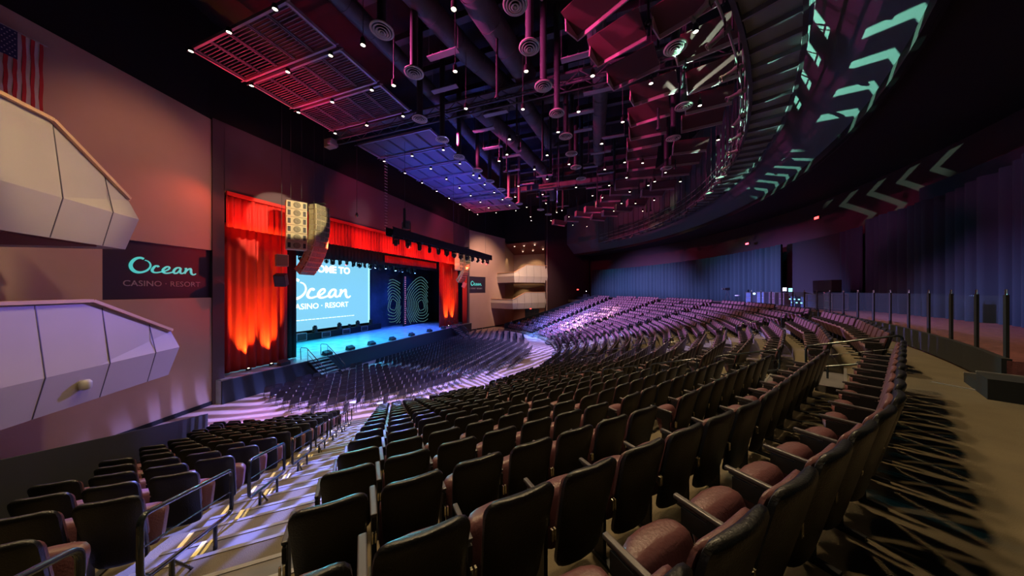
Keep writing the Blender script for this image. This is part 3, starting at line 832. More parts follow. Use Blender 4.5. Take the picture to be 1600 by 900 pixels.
for k in range(NROW):
    r = row_r(k); lo, hi = arc_limits(r - .1)
    edges = [lo + math.degrees(.35 / r)]
    for a in AISLES:
        wl, wr = ASYM.get(a, (AH, AH)); edges += [a - math.degrees(wl / r), a + math.degrees(wr / r)]
    edges.append(hi - math.degrees(.35 / r))
    for bI in range(7):
        e0, e1 = edges[2 * bI], edges[2 * bI + 1]
        if bI in (0, 6):
            nf = max(1, round((e1 - e0) / 8.5)); cuts = [e0 + (e1 - e0) * q / nf for q in range(nf + 1)]
            if bI == 0: cuts = [e1 - 8.5 * q for q in range(6) if e1 - 8.5 * q > e0 + 1.5][::-1]; cuts = [e0] + cuts
        else: cuts = [e0] + KINK[bI] + [e1]
        col = 0; tot = []
        for f in range(len(cuts) - 1):
            f0, f1 = cuts[f], cuts[f + 1]; mid = (f0 + f1) / 2
            L = 2 * r * math.sin(rad(f1 - f0) / 2); n = int((L + .06) / SPC)
            if n < 1: continue
            dist = r * math.cos(rad(f1 - f0) / 2) + .06
            slack = L - n * SPC
            off = -L / 2 + (0 if (f == 0 and bI) else (slack if (bI == 0 and f == len(cuts) - 2) else slack / 2))
            for i in range(n):
                t = off + (i + .5) * SPC
                c_, s_ = math.cos(rad(mid)), math.sin(rad(mid)); d2 = dist - .155
                p = Vector((CX + d2 * c_ - t * s_, CY + d2 * s_ + t * c_, row_z(k)))
                tot.append((k, bI, col, p, mid)); col += 1
        if bI == 0: tot = [(k, bI, len(tot) - 1 - q[2], q[3], q[4]) for q in tot]
        slots += tot
        if tot: ends.append(tot[0])
Fw = Vector((-math.sin(rad(19.4)), math.cos(rad(19.4)))); Rt = Vector((Fw.y, -Fw.x))
def seen(p):
    s_ = p.x * Fw.x + p.y * Fw.y; t_ = p.x * Rt.x + p.y * Rt.y
    if s_ < .35: return None
    x = 800 + 440 * t_ / s_; y = 454 - 440 * (p.z - 6.8) / s_
    if x < -60 or x > 1660 or y > 980: return None
    return math.hypot(p.x, p.y)
cand = []; rest = []
for sl in slots:
    d_ = seen(sl[3] + Vector((0, 0, .9)))
    (cand if d_ is not None else rest).append((d_ if d_ is not None else 99, sl))
cand.sort(key=lambda q: q[0])
near = [q[1] for q in cand[:300]]
rest = [q[1] for q in cand[300:]]
BN = ['block left of the handrailed steps', 'centre block', 'second block', 'third block', 'fourth block', 'fifth block', 'farthest block']
proto = make_seat()
first = True
for (k, bI, i, p, a) in near:
    o = proto if first else copy_tree(proto); first = False
    o.location = p; o.rotation_euler = (0, 0, rad(a - 90))
    rw = ordn(NROW - k); st_ = ordn(i + 1)
    if bI == 0: lab = 'theatre seat left of the handrailed steps, %s row from top, %s from the steps' % (rw, st_)
    else: lab = 'theatre seat, %s, %s row from the top, %s from its left end' % (BN[bI], rw, st_)
    tag(o, lab, 'seat', 'tip-up seats of the raked bowl nearest the viewer')
def add_end(m, M):
    m.box(M @ Vector((-.272, -.12, .645)), (.048, .36, .03), M.to_3x3()); m.box(M @ Vector((-.272, -.05, .33)), (.03, .12, .64), M.to_3x3())
    m.box(M @ Vector((-.275, -.12, .42)), (.04, .36, .36), M.to_3x3())
for (k, bI, i, p, a) in ends:
    if bI in (0, 1, 2):
        if seen(p + Vector((0, 0, .9))) is None: continue
        # the block's first seat carries a second armrest on the aisle side
        q = min((o for o in COL.objects if o.name.startswith('theatre_seat')), key=lambda o: (o.location - p).length)
        if (q.location - p).length < .15:
            mm = MB(); mm.box((-.272, -.12, .645), (.048, .36, .03)); mm.build('armrest', 'arm_plastic', q, bevel=.008)
            mm = MB(); mm.box((-.275, -.08, .33), (.035, .26, .62)); mm.build('end_panel', 'iron', q)
stuff = {}
for (k, bI, i, p, a) in rest:
    M = Matrix.Translation(p) @ Matrix.Rotation(rad(a - 90), 4, 'Z')
    for key, (m, mt) in SM_LO.items():
        t = stuff.setdefault(mt, MB())
        t.add([M @ Vector(v) for v in m.v], m.f)
# one mesh with several materials
me = bpy.data.meshes.new('theatre_seating'); V = []; Fc = []; mi = []
for q, (mt, m) in enumerate(stuff.items()):
    o_ = len(V); V += m.v; Fc += [tuple(i + o_ for i in f) for f in m.f]; mi += [q] * len(m.f)
    me.materials.append(MATS[mt])
me.from_pydata(V, [], Fc); me.polygons.foreach_set('material_index', mi)
me.polygons.foreach_set('use_smooth', [True] * len(Fc)); me.set_sharp_from_angle(angle=rad(50)); me.update()
o = bpy.data.objects.new('theatre_seating', me); COL.objects.link(o)
tag(o, 'wine-coloured tip-up seats filling the farther rows of the raked bowl', 'seating', None, 'stuff')

# ------------------------------------------------------------------ aisle steps, nosings, strips
def aisle_steps(a, label, strips):
    root = thing('aisle_steps', polar(20.6, a, 0), 0, label, 'steps')
    LM = Matrix.Translation(-root.location)
    m = MB(); n_ = MB(); strips_ = []
    for k in range(NROW):
        r0 = row_r(k) - .62; h = RISE / 2
        for (rr0, rr1, z0, z1) in ((r0 - .40, r0 + .005, row_z(k) - RISE - .01, row_z(k) - h), ):
            w0 = math.degrees(AH * .97 / rr0)
            t = MB(); ring_box(t, rr0, rr1, z0, z1, a - w0, a + w0); m.add([LM @ Vector(v) for v in t.v], t.f)
        for (rr, z) in ((r0 - .40, row_z(k) - h), (r0, row_z(k))):
            w0 = math.degrees(AH * .96 / rr)
            t = MB(); ring_box(t, rr - .010, rr + .035, z - .02, z + .008, a - w0, a + w0); n_.add([LM @ Vector(v) for v in t.v], t.f)
        if strips:
            for (off, l0, l1, z) in ((-.72, .04, .60, row_z(k)), (-.42, .46 - .87, .40 - .42, row_z(k) - h)):
                da = math.degrees(off / r0); wv = math.degrees(.022 / r0)
                strips_.append((r0 + l0, r0 + l1, z, a + da - wv, a + da + wv))
                if off > -.5:
                    strips_.append((r0 + l0, r0 + l1, z, a + da + 2.2 * wv, a + da + 3.6 * wv))
    m.build('tread', 'step_deck', root); n_.build('nosing', 'nosing', root)
    for (ra, rb, z, aa, ab) in strips_:
        t = MB(); ring_box(t, ra, rb, z, z + .009, aa, ab); t.v = [LM @ Vector(v) for v in t.v]; t.build('edge_strip', 'yellow_strip', root)
names = ['near left steps with yellow edge strips and handrails descending to the floor', 'second flight of steps right of the centre block', 'third flight of steps through the bowl', 'fourth flight of steps among the violet seats', 'fifth flight of steps among the violet seats', 'farthest flight of steps among the violet seats']
for a, nm in zip(AISLES, names): aisle_steps(a + (.42 if a < -40 else 0), nm, a < -40)

# ------------------------------------------------------------------ handrails: sloping rounded loops on two feet
def handrail(a, k0, off, label, group):
    """loop spans two rows, top corner towards the back of the hall"""
    r_hi = row_r(k0) + .10; r_lo = r_hi - 1.30
    da = math.degrees(off / r_hi)
    base = polar(r_lo, a + da, row_z(k0) - 2 * RISE + .0)
    root = thing('handrail', base, 0, label, 'handrail', group)
    P = lambda r, z: polar(r, a + da, z) - base
    s_ = RISE / PITCH
    zf = lambda r: row_z(k0) + (r - row_r(k0)) * s_ - .05
    H1, H0 = .95, .45
    cor = [(r_lo, zf(r_lo) + H1), (r_hi, zf(r_hi) + H1), (r_hi, zf(r_hi) + H0), (r_lo, zf(r_lo) + H0)]
    pts = []
    for i in range(4):
        c = Vector(cor[i]); pr_ = Vector(cor[i - 1]); nx = Vector(cor[(i + 1) % 4])
        u = (pr_ - c).normalized() * .085; v = (nx - c).normalized() * .085
        for t in (0, .25, .5, .75, 1):
            q = c + u * (1 - t) ** 2 + v * t ** 2; pts.append(P(q.x, q.y))
    m = MB(); m.tube(pts, .021, 8, closed=True); m.build('rail_loop', 'rail_paint', root, True)
    zm = (H1 + H0) / 2
    m = MB(); m.tube([P(r_lo, zf(r_lo) + zm), P(r_hi, zf(r_hi) + zm)], .007, 6); m.build('mid_bar', 'rail_paint', root, True)
    for rr, kk in ((r_lo + .33, 0), (r_hi - .33, 1)):
        zz = zf(rr) + H0; zg = zf(rr) - .10
        m = MB(); m.tube([P(rr, zz), P(rr, zg)], .019, 8)
        po = m.build('post', 'rail_paint', root, True)
        q = P(rr, zg); m = MB(); m.lathe([(0, 0), (.06, 0), (.06, .012), (.034, .015), (.032, .10), (.0, .10)], 14, q); m.build('base_flange', 'rail_paint', po, True)
    m = MB(); m.tube([P(r_lo + .33, zf(r_lo) - .02), P(r_hi - .33, zf(r_hi) + H0 - .12)], .012, 6); m.build('brace', 'rail_paint', root, True)
for j, k0 in enumerate(range(16, 0, -2)):
    handrail(-47.7, k0, -.02, 'black looped handrail on the near left steps, %s one down from the top' % ordn(j + 1), 'handrails on the near left steps')
for j, k0 in enumerate(range(17, 1, -2)):
    handrail(-30.3, k0, 0, 'black looped handrail on the second flight of steps, %s one down from the top' % ordn(j + 1), 'handrails on the second flight of steps')
for j, k0 in enumerate(range(17, 4, -2)):
    handrail(-13.7, k0, 0, 'dark looped handrail on the third flight of steps, %s one down from the top' % ordn(j + 1), 'handrails on the third flight of steps')
for j, k0 in enumerate(range(13, 6, -2)):
    handrail(10, k0, 0, 'dark looped handrail on the fourth flight of steps, %s one down from the top' % ordn(j + 1), 'handrails on the fourth flight of steps')

# ------------------------------------------------------------------ FLAT FLOOR: rows of folding chairs
def fold_meshes(hi=True):
    d = {}; nt_ = 6 if hi else 4
    m = MB(); m.loft([rsec(.215 * f, .022, yy, z, 10, 3) for (f, yy, z) in ((.86, .150, .47), (1, .155, .50), (1, .20, .70), (.98, .225, .80), (.84, .235, .85), (.5, .240, .875))]); d['backrest'] = (m, 'fold_black')
    m = MB(); m.loft([rsec(.19, .38, -.02, .435, 10, 4), rsec(.20, .40, -.02, .445, 10, 4), rsec(.19, .38, -.02, .46, 10, 4)]); d['seat'] = (m, 'fold_black')
    m = MB()
    for sx in (-1, 1): m.tube([(sx * .205, -.24, 0), (sx * .205, .05, .42), (sx * .195, .20, .80)], .012, nt_)
    m.tube([(-.205, -.19, .09), (.205, -.19, .09)], .009, nt_); d['front_frame'] = (m, 'fold_black')
    m = MB()
    for sx in (-1, 1): m.tube([(sx * .18, .26, 0), (sx * .18, -.16, .44)], .011, nt_)
    m.tube([(-.18, .20, .07), (.18, .20, .07)], .009, nt_); d['rear_frame'] = (m, 'fold_black')
    return d
FHI = fold_meshes(True); FLO = fold_meshes(False)
def make_fold():
    t = thing('folding_chair')
    for k, (m, mt) in FHI.items(): m.build(k, mt, t, smooth=True)
    return t
chairs = []
# middle block: straight rows parallel to the stage
for rI in range(13):
    x = -8.3 - .93 * rI
    ya, yb = (22.9, 29.9) if rI == 0 else ((20.4, 32.0) if rI == 1 else (19.1, 33.0))
    n = int((yb - ya) / .49)
    for i in range(n): chairs.append((x, ya + .25 + i * .49, -90, 'middle', rI, i))
# side blocks: rows turned towards the stage centre
for sgn, nm in ((1, 'near'), (-1, 'far')):
    th = 20
    for rI in range(13):
        for i in range(26):
            a = (i - 13) * .49
            bx = -11.2 - .93 * rI * math.cos(rad(th)) + a * math.sin(rad(th)); by = 16.2 + .93 * rI * math.sin(rad(th)) * .55 + a * math.cos(rad(th))
            if bx < -20.6 or by > 18.2: continue
            if math.hypot(bx - CX, by - CY) > 18.5: continue
            if by < 10.9: continue
            if sgn > 0: chairs.append((bx, by, -90 - th, nm, rI, i))
            else: chairs.append((bx, 52 - by, -90 + th, nm, rI, i))
chairs = [c for c in chairs if not (c[0] < -19.4 and (abs(c[1] - 15.9) < 1.3 or abs(c[1] - 36.4) < 1.3))]
chairs.sort(key=lambda c: math.hypot(c[0], c[1]))
cnt = {}
proto_f = make_fold()
rowseat = {}
for c in chairs: rowseat.setdefault((c[3], c[4]), []).append(c[5])
for q, (x, y, rz, nm, rI, i) in enumerate(chairs[:300]):
    o = proto_f if q == 0 else copy_tree(proto_f)
    o.location = (x, y, 0); o.rotation_euler = (0, 0, rad(rz))
    s_i = i - min(rowseat[(nm, rI)]) + 1
    tag(o, 'black folding chair, %s block, %s row from the back, %s from its left end' % (nm, ordn(rI + 1), ordn(s_i)), 'folding chair', 'black folding chairs set out on the flat floor')
t = MB()
for (x, y, rz, nm, rI, i) in chairs[300:]:
    M = Matrix.Translation((x, y, 0)) @ Matrix.Rotation(rad(rz), 4, 'Z')
    for key, (m, mt) in FLO.items(): t.add([M @ Vector(v) for v in m.v], m.f)
if t.v:
    o = t.build('folding_seating', 'fold_black', smooth=True)
    tag(o, 'black folding chairs filling the farther part of the flat floor', 'seating', None, 'stuff')
# four loose banquet chairs with pale seats behind the near block
for (x, y, rz, lab) in ((-14.35, 9.9, -60, 'black high-backed chair with pale seat on the violet floor, leftmost of the loose chairs'), (-13.1, 10.75, -70, 'black high-backed chair with pale seat standing at the foot of the handrailed steps'), (-13.7, 12.1, -75, 'black high-backed chair with pale seat tucked behind the last folding row'), (-12.15, 12.5, -80, 'black high-backed chair with pale seat, rightmost of the loose chairs')):
    s = thing('banquet_chair', (x, y, 0), rad(rz), lab, 'chair', 'loose chairs behind the folding rows')
    m = MB(); m.loft(pad(.20, .225, .045, (.19, .46), (.27, 1.0), .06, 12, 4)); m.build('backrest', 'fold_black', s, True)
    m = MB(); m.loft([rsec(.20, .42, -.02, .44, 12, 4), rsec(.225, .46, -.02, .46, 12, 4), rsec(.22, .45, -.02, .50, 12, 4), rsec(.19, .40, -.02, .515, 12, 4)]); m.build('seat', 'fold_seat', s, True)
    for sx in (-1, 1):
        for yy, tilt in ((-.2, -.03), (.18, .06)):
            m = MB(); m.tube([(sx * .2, yy + tilt, 0), (sx * .195, yy, .45)], .013, 6); m.build('leg', 'iron', s, True)

# ------------------------------------------------------------------ stage steps, wedges, front-of-stage gear
def stage_stairs(y, label, sgn=1):
    s = thing('stage_stairs', (-21.85, y, 0), 0, label, 'stairs')
    n = 7
    m = MB()
    for i in range(n): m.box((.12 + i * .27, 0, 1.42 - (i + .5) * 1.42 / n), (.29, 1.5, .05))
    m.build('tread', 'nosing', s)
    for sy in (-1, 1):
        m = MB(); m.beam((0, sy * .76, 1.25), (.12 + n * .27, sy * .76, .02), .04, .22); m.build('stringer', 'iron', s)
        m = MB(); m.tube([(-.75, sy * .8, 1.45), (-.8, sy * .8, 2.3), (-.7, sy * .8, 2.4), (-.1, sy * .8, 2.4), (1.9, sy * .8, .95), (1.95, sy * .8, .05)], .025, 8)
        m.tube([(0, sy * .8, 1.40), (0, sy * .8, 2.35)], .02, 8); m.tube([(0, sy * .8, 1.95), (1.9, sy * .8, .55)], .016, 6)
        m.build('handrail', 'rail_paint', s, True)
stage_stairs(15.9, 'metal stage stairs with twin handrails near the red curtain')
stage_stairs(36.4, 'metal stage stairs with twin handrails at the far end of the stage')
for i, y in enumerate((13.7, 17.0, 19.2, 21.6, 24.4, 27.5, 31.0, 34.2)):
    s = thing('monitor_wedge', (-22.25, y, 1.45), 0, 'black wedge monitor on the stage lip, %s from the near end' % ordn(i + 1), 'speaker', 'wedge monitors along the stage lip')
    m = MB(); m.add([(-.3, -.32, 0), (.2, -.32, 0), (.2, .32, 0), (-.3, .32, 0), (-.18, -.32, .38), (.2, -.32, .2), (.2, .32, .2), (-.18, .32, .38)], [(3, 2, 1, 0), (4, 5, 6, 7), (0, 1, 5, 4), (1, 2, 6, 5), (2, 3, 7, 6), (3, 0, 4, 7)])
    m.build('cabinet', 'speaker_black', s, bevel=.015)
    m = MB(); m.add([(-.29, -.28, .05), (-.29, .28, .05), (-.19, .28, .35), (-.19, -.28, .35)], [(0, 1, 2, 3)]); g_ = m.build('grille', 'grille', s)
    g_.modifiers.new('t', 'SOLIDIFY').thickness = .02
for i, y in enumerate((11.95, 13.3, 36.6, 38.3)):
    s = thing('floor_uplight', (-22.95, y, 1.42), 0, 'small uplight at the foot of the %s red curtain, %s one' % (('near', 'far')[i // 2], ('left', 'right')[i % 2]), 'light', 'uplights at the curtain feet')
    m = MB(); m.box((0, 0, .10), (.16, .22, .12)); m.build('housing', 'iron', s, bevel=.02)
    m = MB(); m.lathe([(0, .165), (.05, .165), (.05, .175), (0, .175)], 12); m.build('lens', 'lamp_glow', s)
    m = MB(); m.box((0, -.14, .08), (.03, .02, .16)); m.box((0, .14, .08), (.03, .02, .16)); m.build('yoke', 'iron', s)
# road cases and moving heads along the foot of the screen
def moving_head(loc, label, grp, hang=False, glow=None, tilt=20, turn=0, sc=1.0):
    s = thing('moving_head', loc, rad(turn), label, 'stage light', grp)
    sg = -1 if hang else 1
    m = MB(); m.box((0, 0, sg * .06 * sc), (.30 * sc, .26 * sc, .12 * sc)); m.build('base', 'speaker_black', s, bevel=.015)
    if hang:
        m = MB(); m.box((0, 0, .02), (.72, .04, .05)); m.box((0, 0, .02), (.04, .72, .05)); m.build('clamp', 'iron', s)
    m = MB(); m.box((-.15 * sc, 0, sg * .27 * sc), (.05 * sc, .12 * sc, .32 * sc)); m.box((.15 * sc, 0, sg * .27 * sc), (.05 * sc, .12 * sc, .32 * sc)); m.box((0, 0, sg * .13 * sc), (.34 * sc, .14 * sc, .04 * sc)); m.build('yoke', 'speaker_black', s)
    T_ = Matrix.Translation((0, 0, sg * .33 * sc)) @ Matrix.Rotation(rad(tilt), 4, 'X') @ Matrix.Scale(sc, 4)
    m = MB(); m.lathe([(0, -.16), (.08, -.15), (.11, -.08), (.11, .08), (.095, .18), (0, .18)], 14); m.v = [tuple(T_ @ Vector(v)) for v in m.v]; h = m.build('head', 'speaker_black', s, True)
    m = MB(); m.lathe([(0, .182), (.085, .182), (.085, .192), (0, .194)], 14); m.v = [tuple(T_ @ Vector(v)) for v in m.v]; m.build('lens', glow or 'grille', h, True)
    return s
def road_case(loc, d, label, m_='case_blue', rz=0):
    s = thing('road_case', loc, rz, label, 'case')
    m = MB(); m.box((0, 0, d[2] / 2 + .1), d); m.build('body', m_, s)
    m = MB()
    for sx in (-1, 1):
        for sy in (-1, 1): m.box((sx * d[0] / 2, sy * d[1] / 2, d[2] / 2 + .1), (.035, .035, d[2] + .02))
        for zz in (.1, d[2] + .1): m.box((sx * d[0] / 2, 0, zz), (.035, d[1], .035))
    for sy in (-1, 1):
        for zz in (.1, d[2] * .62, d[2] + .1): m.box((0, sy * d[1] / 2, zz), (d[0], .035, .035))
    m.build('edging', 'case_edge', s)
    for sx in (-1, 1):
        for sy in (-1, 1):
            m = MB(); m.lathe([(0, -.02), (.05, -.02), (.05, .02), (0, .02)], 10); m.v = [(v[0] * 0 + sx * d[0] * .4 + v[2], sy * d[1] * .4 + v[1], .05 + v[0]) for v in m.v]; m.build('castor', 'iron', s)
    return s
for i, y in enumerate((17.2, 18.7, 20.6, 23.3, 25.9, 28.6)):
    road_case((-31.0, y, 1.42), (.6, 1.0 if i else .8, .55 + .2 * (i < 3)), 'dark road case under the screen, %s from the near side' % ordn(i + 1), 'speaker_black')
for i, (y, sc) in enumerate(((17.3, 1.5), (19.9, 1.0), (22.2, 1.5), (25.2, 1.5), (26.6, 1.0), (27.8, 1.5), (29.9, 1.4))):
    z = 1.45 if sc < 1.2 and False else 2.28 if i < 2 else 1.45 + .75
    road = None
    moving_head((-31.0, y, 2.15), 'moving light silhouetted against the screen foot, %s from the near side' % ordn(i + 1), 'moving lights along the screen foot', tilt=(10, 60, -8, 5, 70, 0, 12)[i], sc=sc, glow='lamp_white' if i == 1 else None)
m = MB(); m.box((-31.0, 24, 1.78), (.5, 15, .72)); tag(m.build('low_riser', 'stage_black'), 'long black draped riser along the foot of the screen', 'riser')
# overhead stage truss with its hanging lights
def truss(name, p0, p1, sz, label, parent=None, cover=False):
    p0 = Vector(p0); p1 = Vector(p1); L = (p1 - p0).length; d = (p1 - p0).normalized()
    s = thing(name, p0, math.atan2(d.y, d.x), label, 'truss')
    h = sz / 2; m = MB()
    for sy in (-1, 1):
        for sz_ in (-1, 1): m.tube([(0, sy * h, sz_ * h), (L, sy * h, sz_ * h)], .03, 6)
    m.build('chord', 'iron', s, True)
    m = MB(); n = int(L / sz)
    for i in range(n):
        x0 = L * i / n; x1 = L * (i + 1) / n; f = 1 if i % 2 == 0 else -1
        for sy in (-1, 1): m.tube([(x0, sy * h, -h * f), (x1, sy * h, h * f)], .016, 5)
        m.tube([(x0, -h * f, -h), (x1, h * f, -h)], .016, 5)
    m.build('lacing', 'iron', s, True)
    if cover:
        m = MB(); m.box((L / 2, h + .03, 0), (L, .02, sz)); m.box((L / 2, -h - .03, 0), (L, .02, sz)); m.build('black_skirt', 'stage_black', s)
    return s
truss('lighting_truss', (-27.2, 13.5, 10.4), (-27.2, 35.0, 10.4), .45, 'stage lighting truss hung above the screen with blue-lit lamps')
rnd = random.Random(5)
for i in range(26):
    y = 14.2 + i * .8
    gl = 'lamp_blue' if i in (9, 15, 16, 18, 20, 22, 25) else ('lamp_red' if i in (6, 11) else None)
    moving_head((-27.2 + rnd.uniform(-.1, .1), y, 10.15 - rnd.uniform(0, .12)), 'hanging stage light over the screen, %s from the near side of its truss' % ordn(i + 1) if i < 20 else 'hanging stage light at the far end of the upper truss, %s past the screen' % ordn(i - 19), 'lights hung on the truss over the screen', True, gl, rnd.uniform(140, 215), rnd.uniform(0, 360), rnd.uniform(1.0, 1.5))
# projected contour-line light on the back right cloths, built as glowing strips
pn = thing('light_pattern_panel', (-29.5, 38, 1.42), 0, 'dark backcloth with projected contour-line light built as glowing strips, right of the stage', 'backdrop')
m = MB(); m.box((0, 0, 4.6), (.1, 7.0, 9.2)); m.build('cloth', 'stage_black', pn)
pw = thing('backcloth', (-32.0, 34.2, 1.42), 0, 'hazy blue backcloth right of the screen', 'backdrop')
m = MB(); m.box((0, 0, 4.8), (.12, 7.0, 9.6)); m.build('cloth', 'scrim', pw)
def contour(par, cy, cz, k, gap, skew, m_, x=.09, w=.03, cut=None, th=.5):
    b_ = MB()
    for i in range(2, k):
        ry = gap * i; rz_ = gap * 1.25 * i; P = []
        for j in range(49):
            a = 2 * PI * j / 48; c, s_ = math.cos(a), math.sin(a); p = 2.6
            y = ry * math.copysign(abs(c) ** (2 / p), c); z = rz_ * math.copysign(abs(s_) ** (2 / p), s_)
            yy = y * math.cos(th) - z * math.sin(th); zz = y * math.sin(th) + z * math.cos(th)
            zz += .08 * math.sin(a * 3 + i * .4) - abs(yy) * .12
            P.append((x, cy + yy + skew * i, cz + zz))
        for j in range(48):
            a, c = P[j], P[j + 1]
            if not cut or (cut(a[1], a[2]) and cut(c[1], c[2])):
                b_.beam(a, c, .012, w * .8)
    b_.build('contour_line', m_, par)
contour(pn, .6, 3.0, 11, .36, .02, 'projected_glow', cut=lambda y, z: -2.9 < y < 2.6 and .2 < z < 8.2)
contour(pw, 1.0, 3.2, 10, .34, -.03, 'projected_glow', cut=lambda y, z: -.3 < y < 2.6 and .2 < z < 8.2, th=-.3)
q = MB()
for i in range(26): q.box((.09, -3.15, .4 + i * .28), (.03, .22, .06))
q.build('dotted_column', 'pattern_pink', pn)

# ------------------------------------------------------------------ flown loudspeakers
def line_array(loc, ang, label, n=14, w=1.25, mt='speaker_tan'):
    s = thing('line_array', loc, ang, label, 'speaker', 'curved loudspeaker arrays beside the stage')
    m = MB(); m.beam((0, .45, .18), (0, -.55, .18), .12, .10); m.beam((-.5, 0, .12), (.5, 0, .12), .1, .08); m.build('flying_frame', 'iron', s)
    y, z, a = 0, 0, rad(-4)
    for i in range(n):
        h = .37
        M = Matrix.Translation((0, y, z)) @ Matrix.Rotation(a, 4, 'X')
        b_ = MB(); b_.box((0, 0, -h / 2), (w, .62, h - .02)); b_.v = [tuple(M @ Vector(v)) for v in b_.v]; c = b_.build('cabinet', mt, s, bevel=.015)
        b_ = MB()
        for sx in (-1, 0, 1): b_.box((sx * w * .31, -.325, -h / 2), (w * .27, .02, h - .09))
        b_.v = [tuple(M @ Vector(v)) for v in b_.v]; b_.build('grille', 'speaker_dark', c)
        b_ = MB()
        for sx in (-1, 1): b_.box((sx * (w / 2 + .012), .2, -h / 2), (.03, .09, h * .8)); b_.box((sx * (w / 2 + .012), -.22, -h / 2), (.03, .06, h * .8))
        b_.v = [tuple(M @ Vector(v)) for v in b_.v]; b_.build('rigging_plate', 'chrome', c)
        dv = M.to_3x3() @ Vector((0, 0, -h)); y += dv.y; z += dv.z
        a += rad(1.2 + i * .42)
    m = MB()
    for sy in (-.4, .4): m.tube([(0, sy, .2), (0, sy, 19 - loc[2])], .012, 5)
    m.build('suspension_cable', 'black_cable', s)
    return s
def sub_column(loc, ang, label, n=6):
    s = thing('subwoofer_column', loc, ang, label, 'speaker', 'flown subwoofer columns beside the stage')
    for i in range(n):
        z = -.55 * i
        m = MB(); m.box((0, 0, z - .27), (1.15, .8, .53)); c = m.build('cabinet', 'speaker_tan', s, bevel=.015)
        m = MB(); m.lathe([(0, .0), (.06, .01), (.13, .03), (.19, .0), (.21, .015), (.21, 0)], 16)
        m.v = [(v[0], -.42 - v[2], z - .27 + v[1]) for v in m.v]; m.build('cone', 'speaker_dark', c, True)
        m = MB(); m.box((-.42, -.41, z - .27), (.16, .02, .34)); m.box((.42, -.41, z - .27), (.16, .02, .34)); m.build('port', 'speaker_black', c)
    m = MB(); m.beam((-.4, 0, .06), (.4, 0, .06), .1, .08); m.build('flying_frame', 'iron', s)
    m = MB()
    for sx in (-.3, .3): m.tube([(sx, 0, .08), (sx, 0, 19 - loc[2])], .012, 5)
    m.build('suspension_cable', 'black_cable', s)
line_array((-20.3, 14.85, 13.0), rad(100), 'near curved line array of tan loudspeakers hanging before the red valance')
line_array((-20.3, 37.2, 13.0), rad(82), 'far curved line array of tan loudspeakers hanging beyond the front truss')
sub_column((-20.6, 13.45, 12.9), rad(62), 'near straight column of tan subwoofers beside the curved array')
sub_column((-20.6, 35.6, 13.0), rad(95), 'far straight column of tan subwoofers behind the front truss')
def hung_box(loc, rz, tilt, label, mt, cab=None):
    s = thing('hung_speaker', loc, rad(rz), label, 'speaker')
    T_ = Matrix.Rotation(rad(tilt), 4, 'X')
    m = MB(); m.box((0, 0, 0), (.62, .55, .78)); m.v = [tuple(T_ @ Vector(v)) for v in m.v]; c = m.build('cabinet', mt, s, bevel=.02)
    m = MB(); m.box((0, -.285, 0), (.54, .02, .70)); m.v = [tuple(T_ @ Vector(v)) for v in m.v]; m.build('grille', 'speaker_dark' if mt == 'speaker_tan' else 'grille', c)
    m = MB(); m.tube([(0, 0, .38), (0, 0, cab or 22.95 - loc[2])], .015, 6); m.build('suspension_cable', 'black_cable', s)
hung_box((-20.7, 12.6, 8.8), 70, 0, 'small tan loudspeaker hanging left of the near subwoofers', 'speaker_tan')
hung_box((-20.6, 12.5, 7.5), 40, 20, 'small black loudspeaker tilted down below the tan one', 'speaker_black', .92)
hung_box((-20.5, 36.9, 7.6), 120, 25, 'small loudspeaker hanging below the far curved array', 'speaker_tan', 2.0)

# ------------------------------------------------------------------ front lighting truss
truss('front_truss', (-16, 17.2, 11.35), (-16, 36.1, 11.35), .62, 'long black lighting truss hung in front of the red valance', cover=True)
for i in range(13):
    y = 17.9 + i * 1.45
    moving_head((-16, y, 11.06), 'moving light hanging under the front truss, %s from its near end' % ordn(i + 1), 'moving lights under the front truss', True, 'lamp_red' if i >= 11 else None, 200 - i * 6, 60 + i * 23, 1.4)
s = thing('followspot', (-16, 19.1, 11.7), rad(30), 'grey boxy lamp standing on top of the near end of the front truss', 'stage light')
m = MB(); m.box((0, 0, .55), (.55, .8, .55), Matrix.Rotation(rad(25), 3, 'X')); m.build('housing', 'grille', s, bevel=.03)
m = MB(); m.box((-.33, 0, .35), (.05, .1, .7)); m.box((.33, 0, .35), (.05, .1, .7)); m.box((0, 0, .03), (.7, .2, .06)); m.build('yoke', 'iron', s)
m = MB(); m.box((0, -.8, .9), (.18, .25, 1.5)); m.build('chain_hoist', 'speaker_black', s)
for i, y in enumerate((18.9, 26.5, 34.6)):
    m = MB(); m.tube([(-16, y, 11.6), (-16, y, 19.12)], .014, 6)
    tag(m.build('hoist_chain', 'pipe'), 'thin steel chain holding the front truss, %s from its near end' % ordn(i + 1), 'chain', 'chains holding the front truss')
# scaffold-like rope ladder of white rungs
s = thing('rope_ladder', (-18.6, 19.6, 11.6), 0, 'thin rope ladder with pale rungs hanging from the ceiling grid', 'ladder')
m = MB()
for i in range(29): m.box((0, 0, .1 + i * .26), (.05, .30, .03))
m.build('rung', 'white_glow' if False else 'diffuser', s)
m = MB(); m.tube([(0, -.14, 0), (0, -.14, 7.5)], .008, 5); m.tube([(0, .14, 0), (0, .14, 7.5)], .008, 5); m.build('rope', 'black_cable', s)
s = thing('chain_hook', (-19.5, 17.4, 12.9), 0, 'brass-coloured hoist hook dangling before the wine-coloured wall', 'hook')
m = MB(); m.lathe([(0, -.22), (.10, -.1), (.13, .05), (.07, .2), (0, .24)], 12); m.build('hook_block', 'chrome', s, True)
m = MB(); m.tube([(0, 0, .22), (0, 0, 10.1)], .012, 5); m.build('chain', 'black_cable', s)

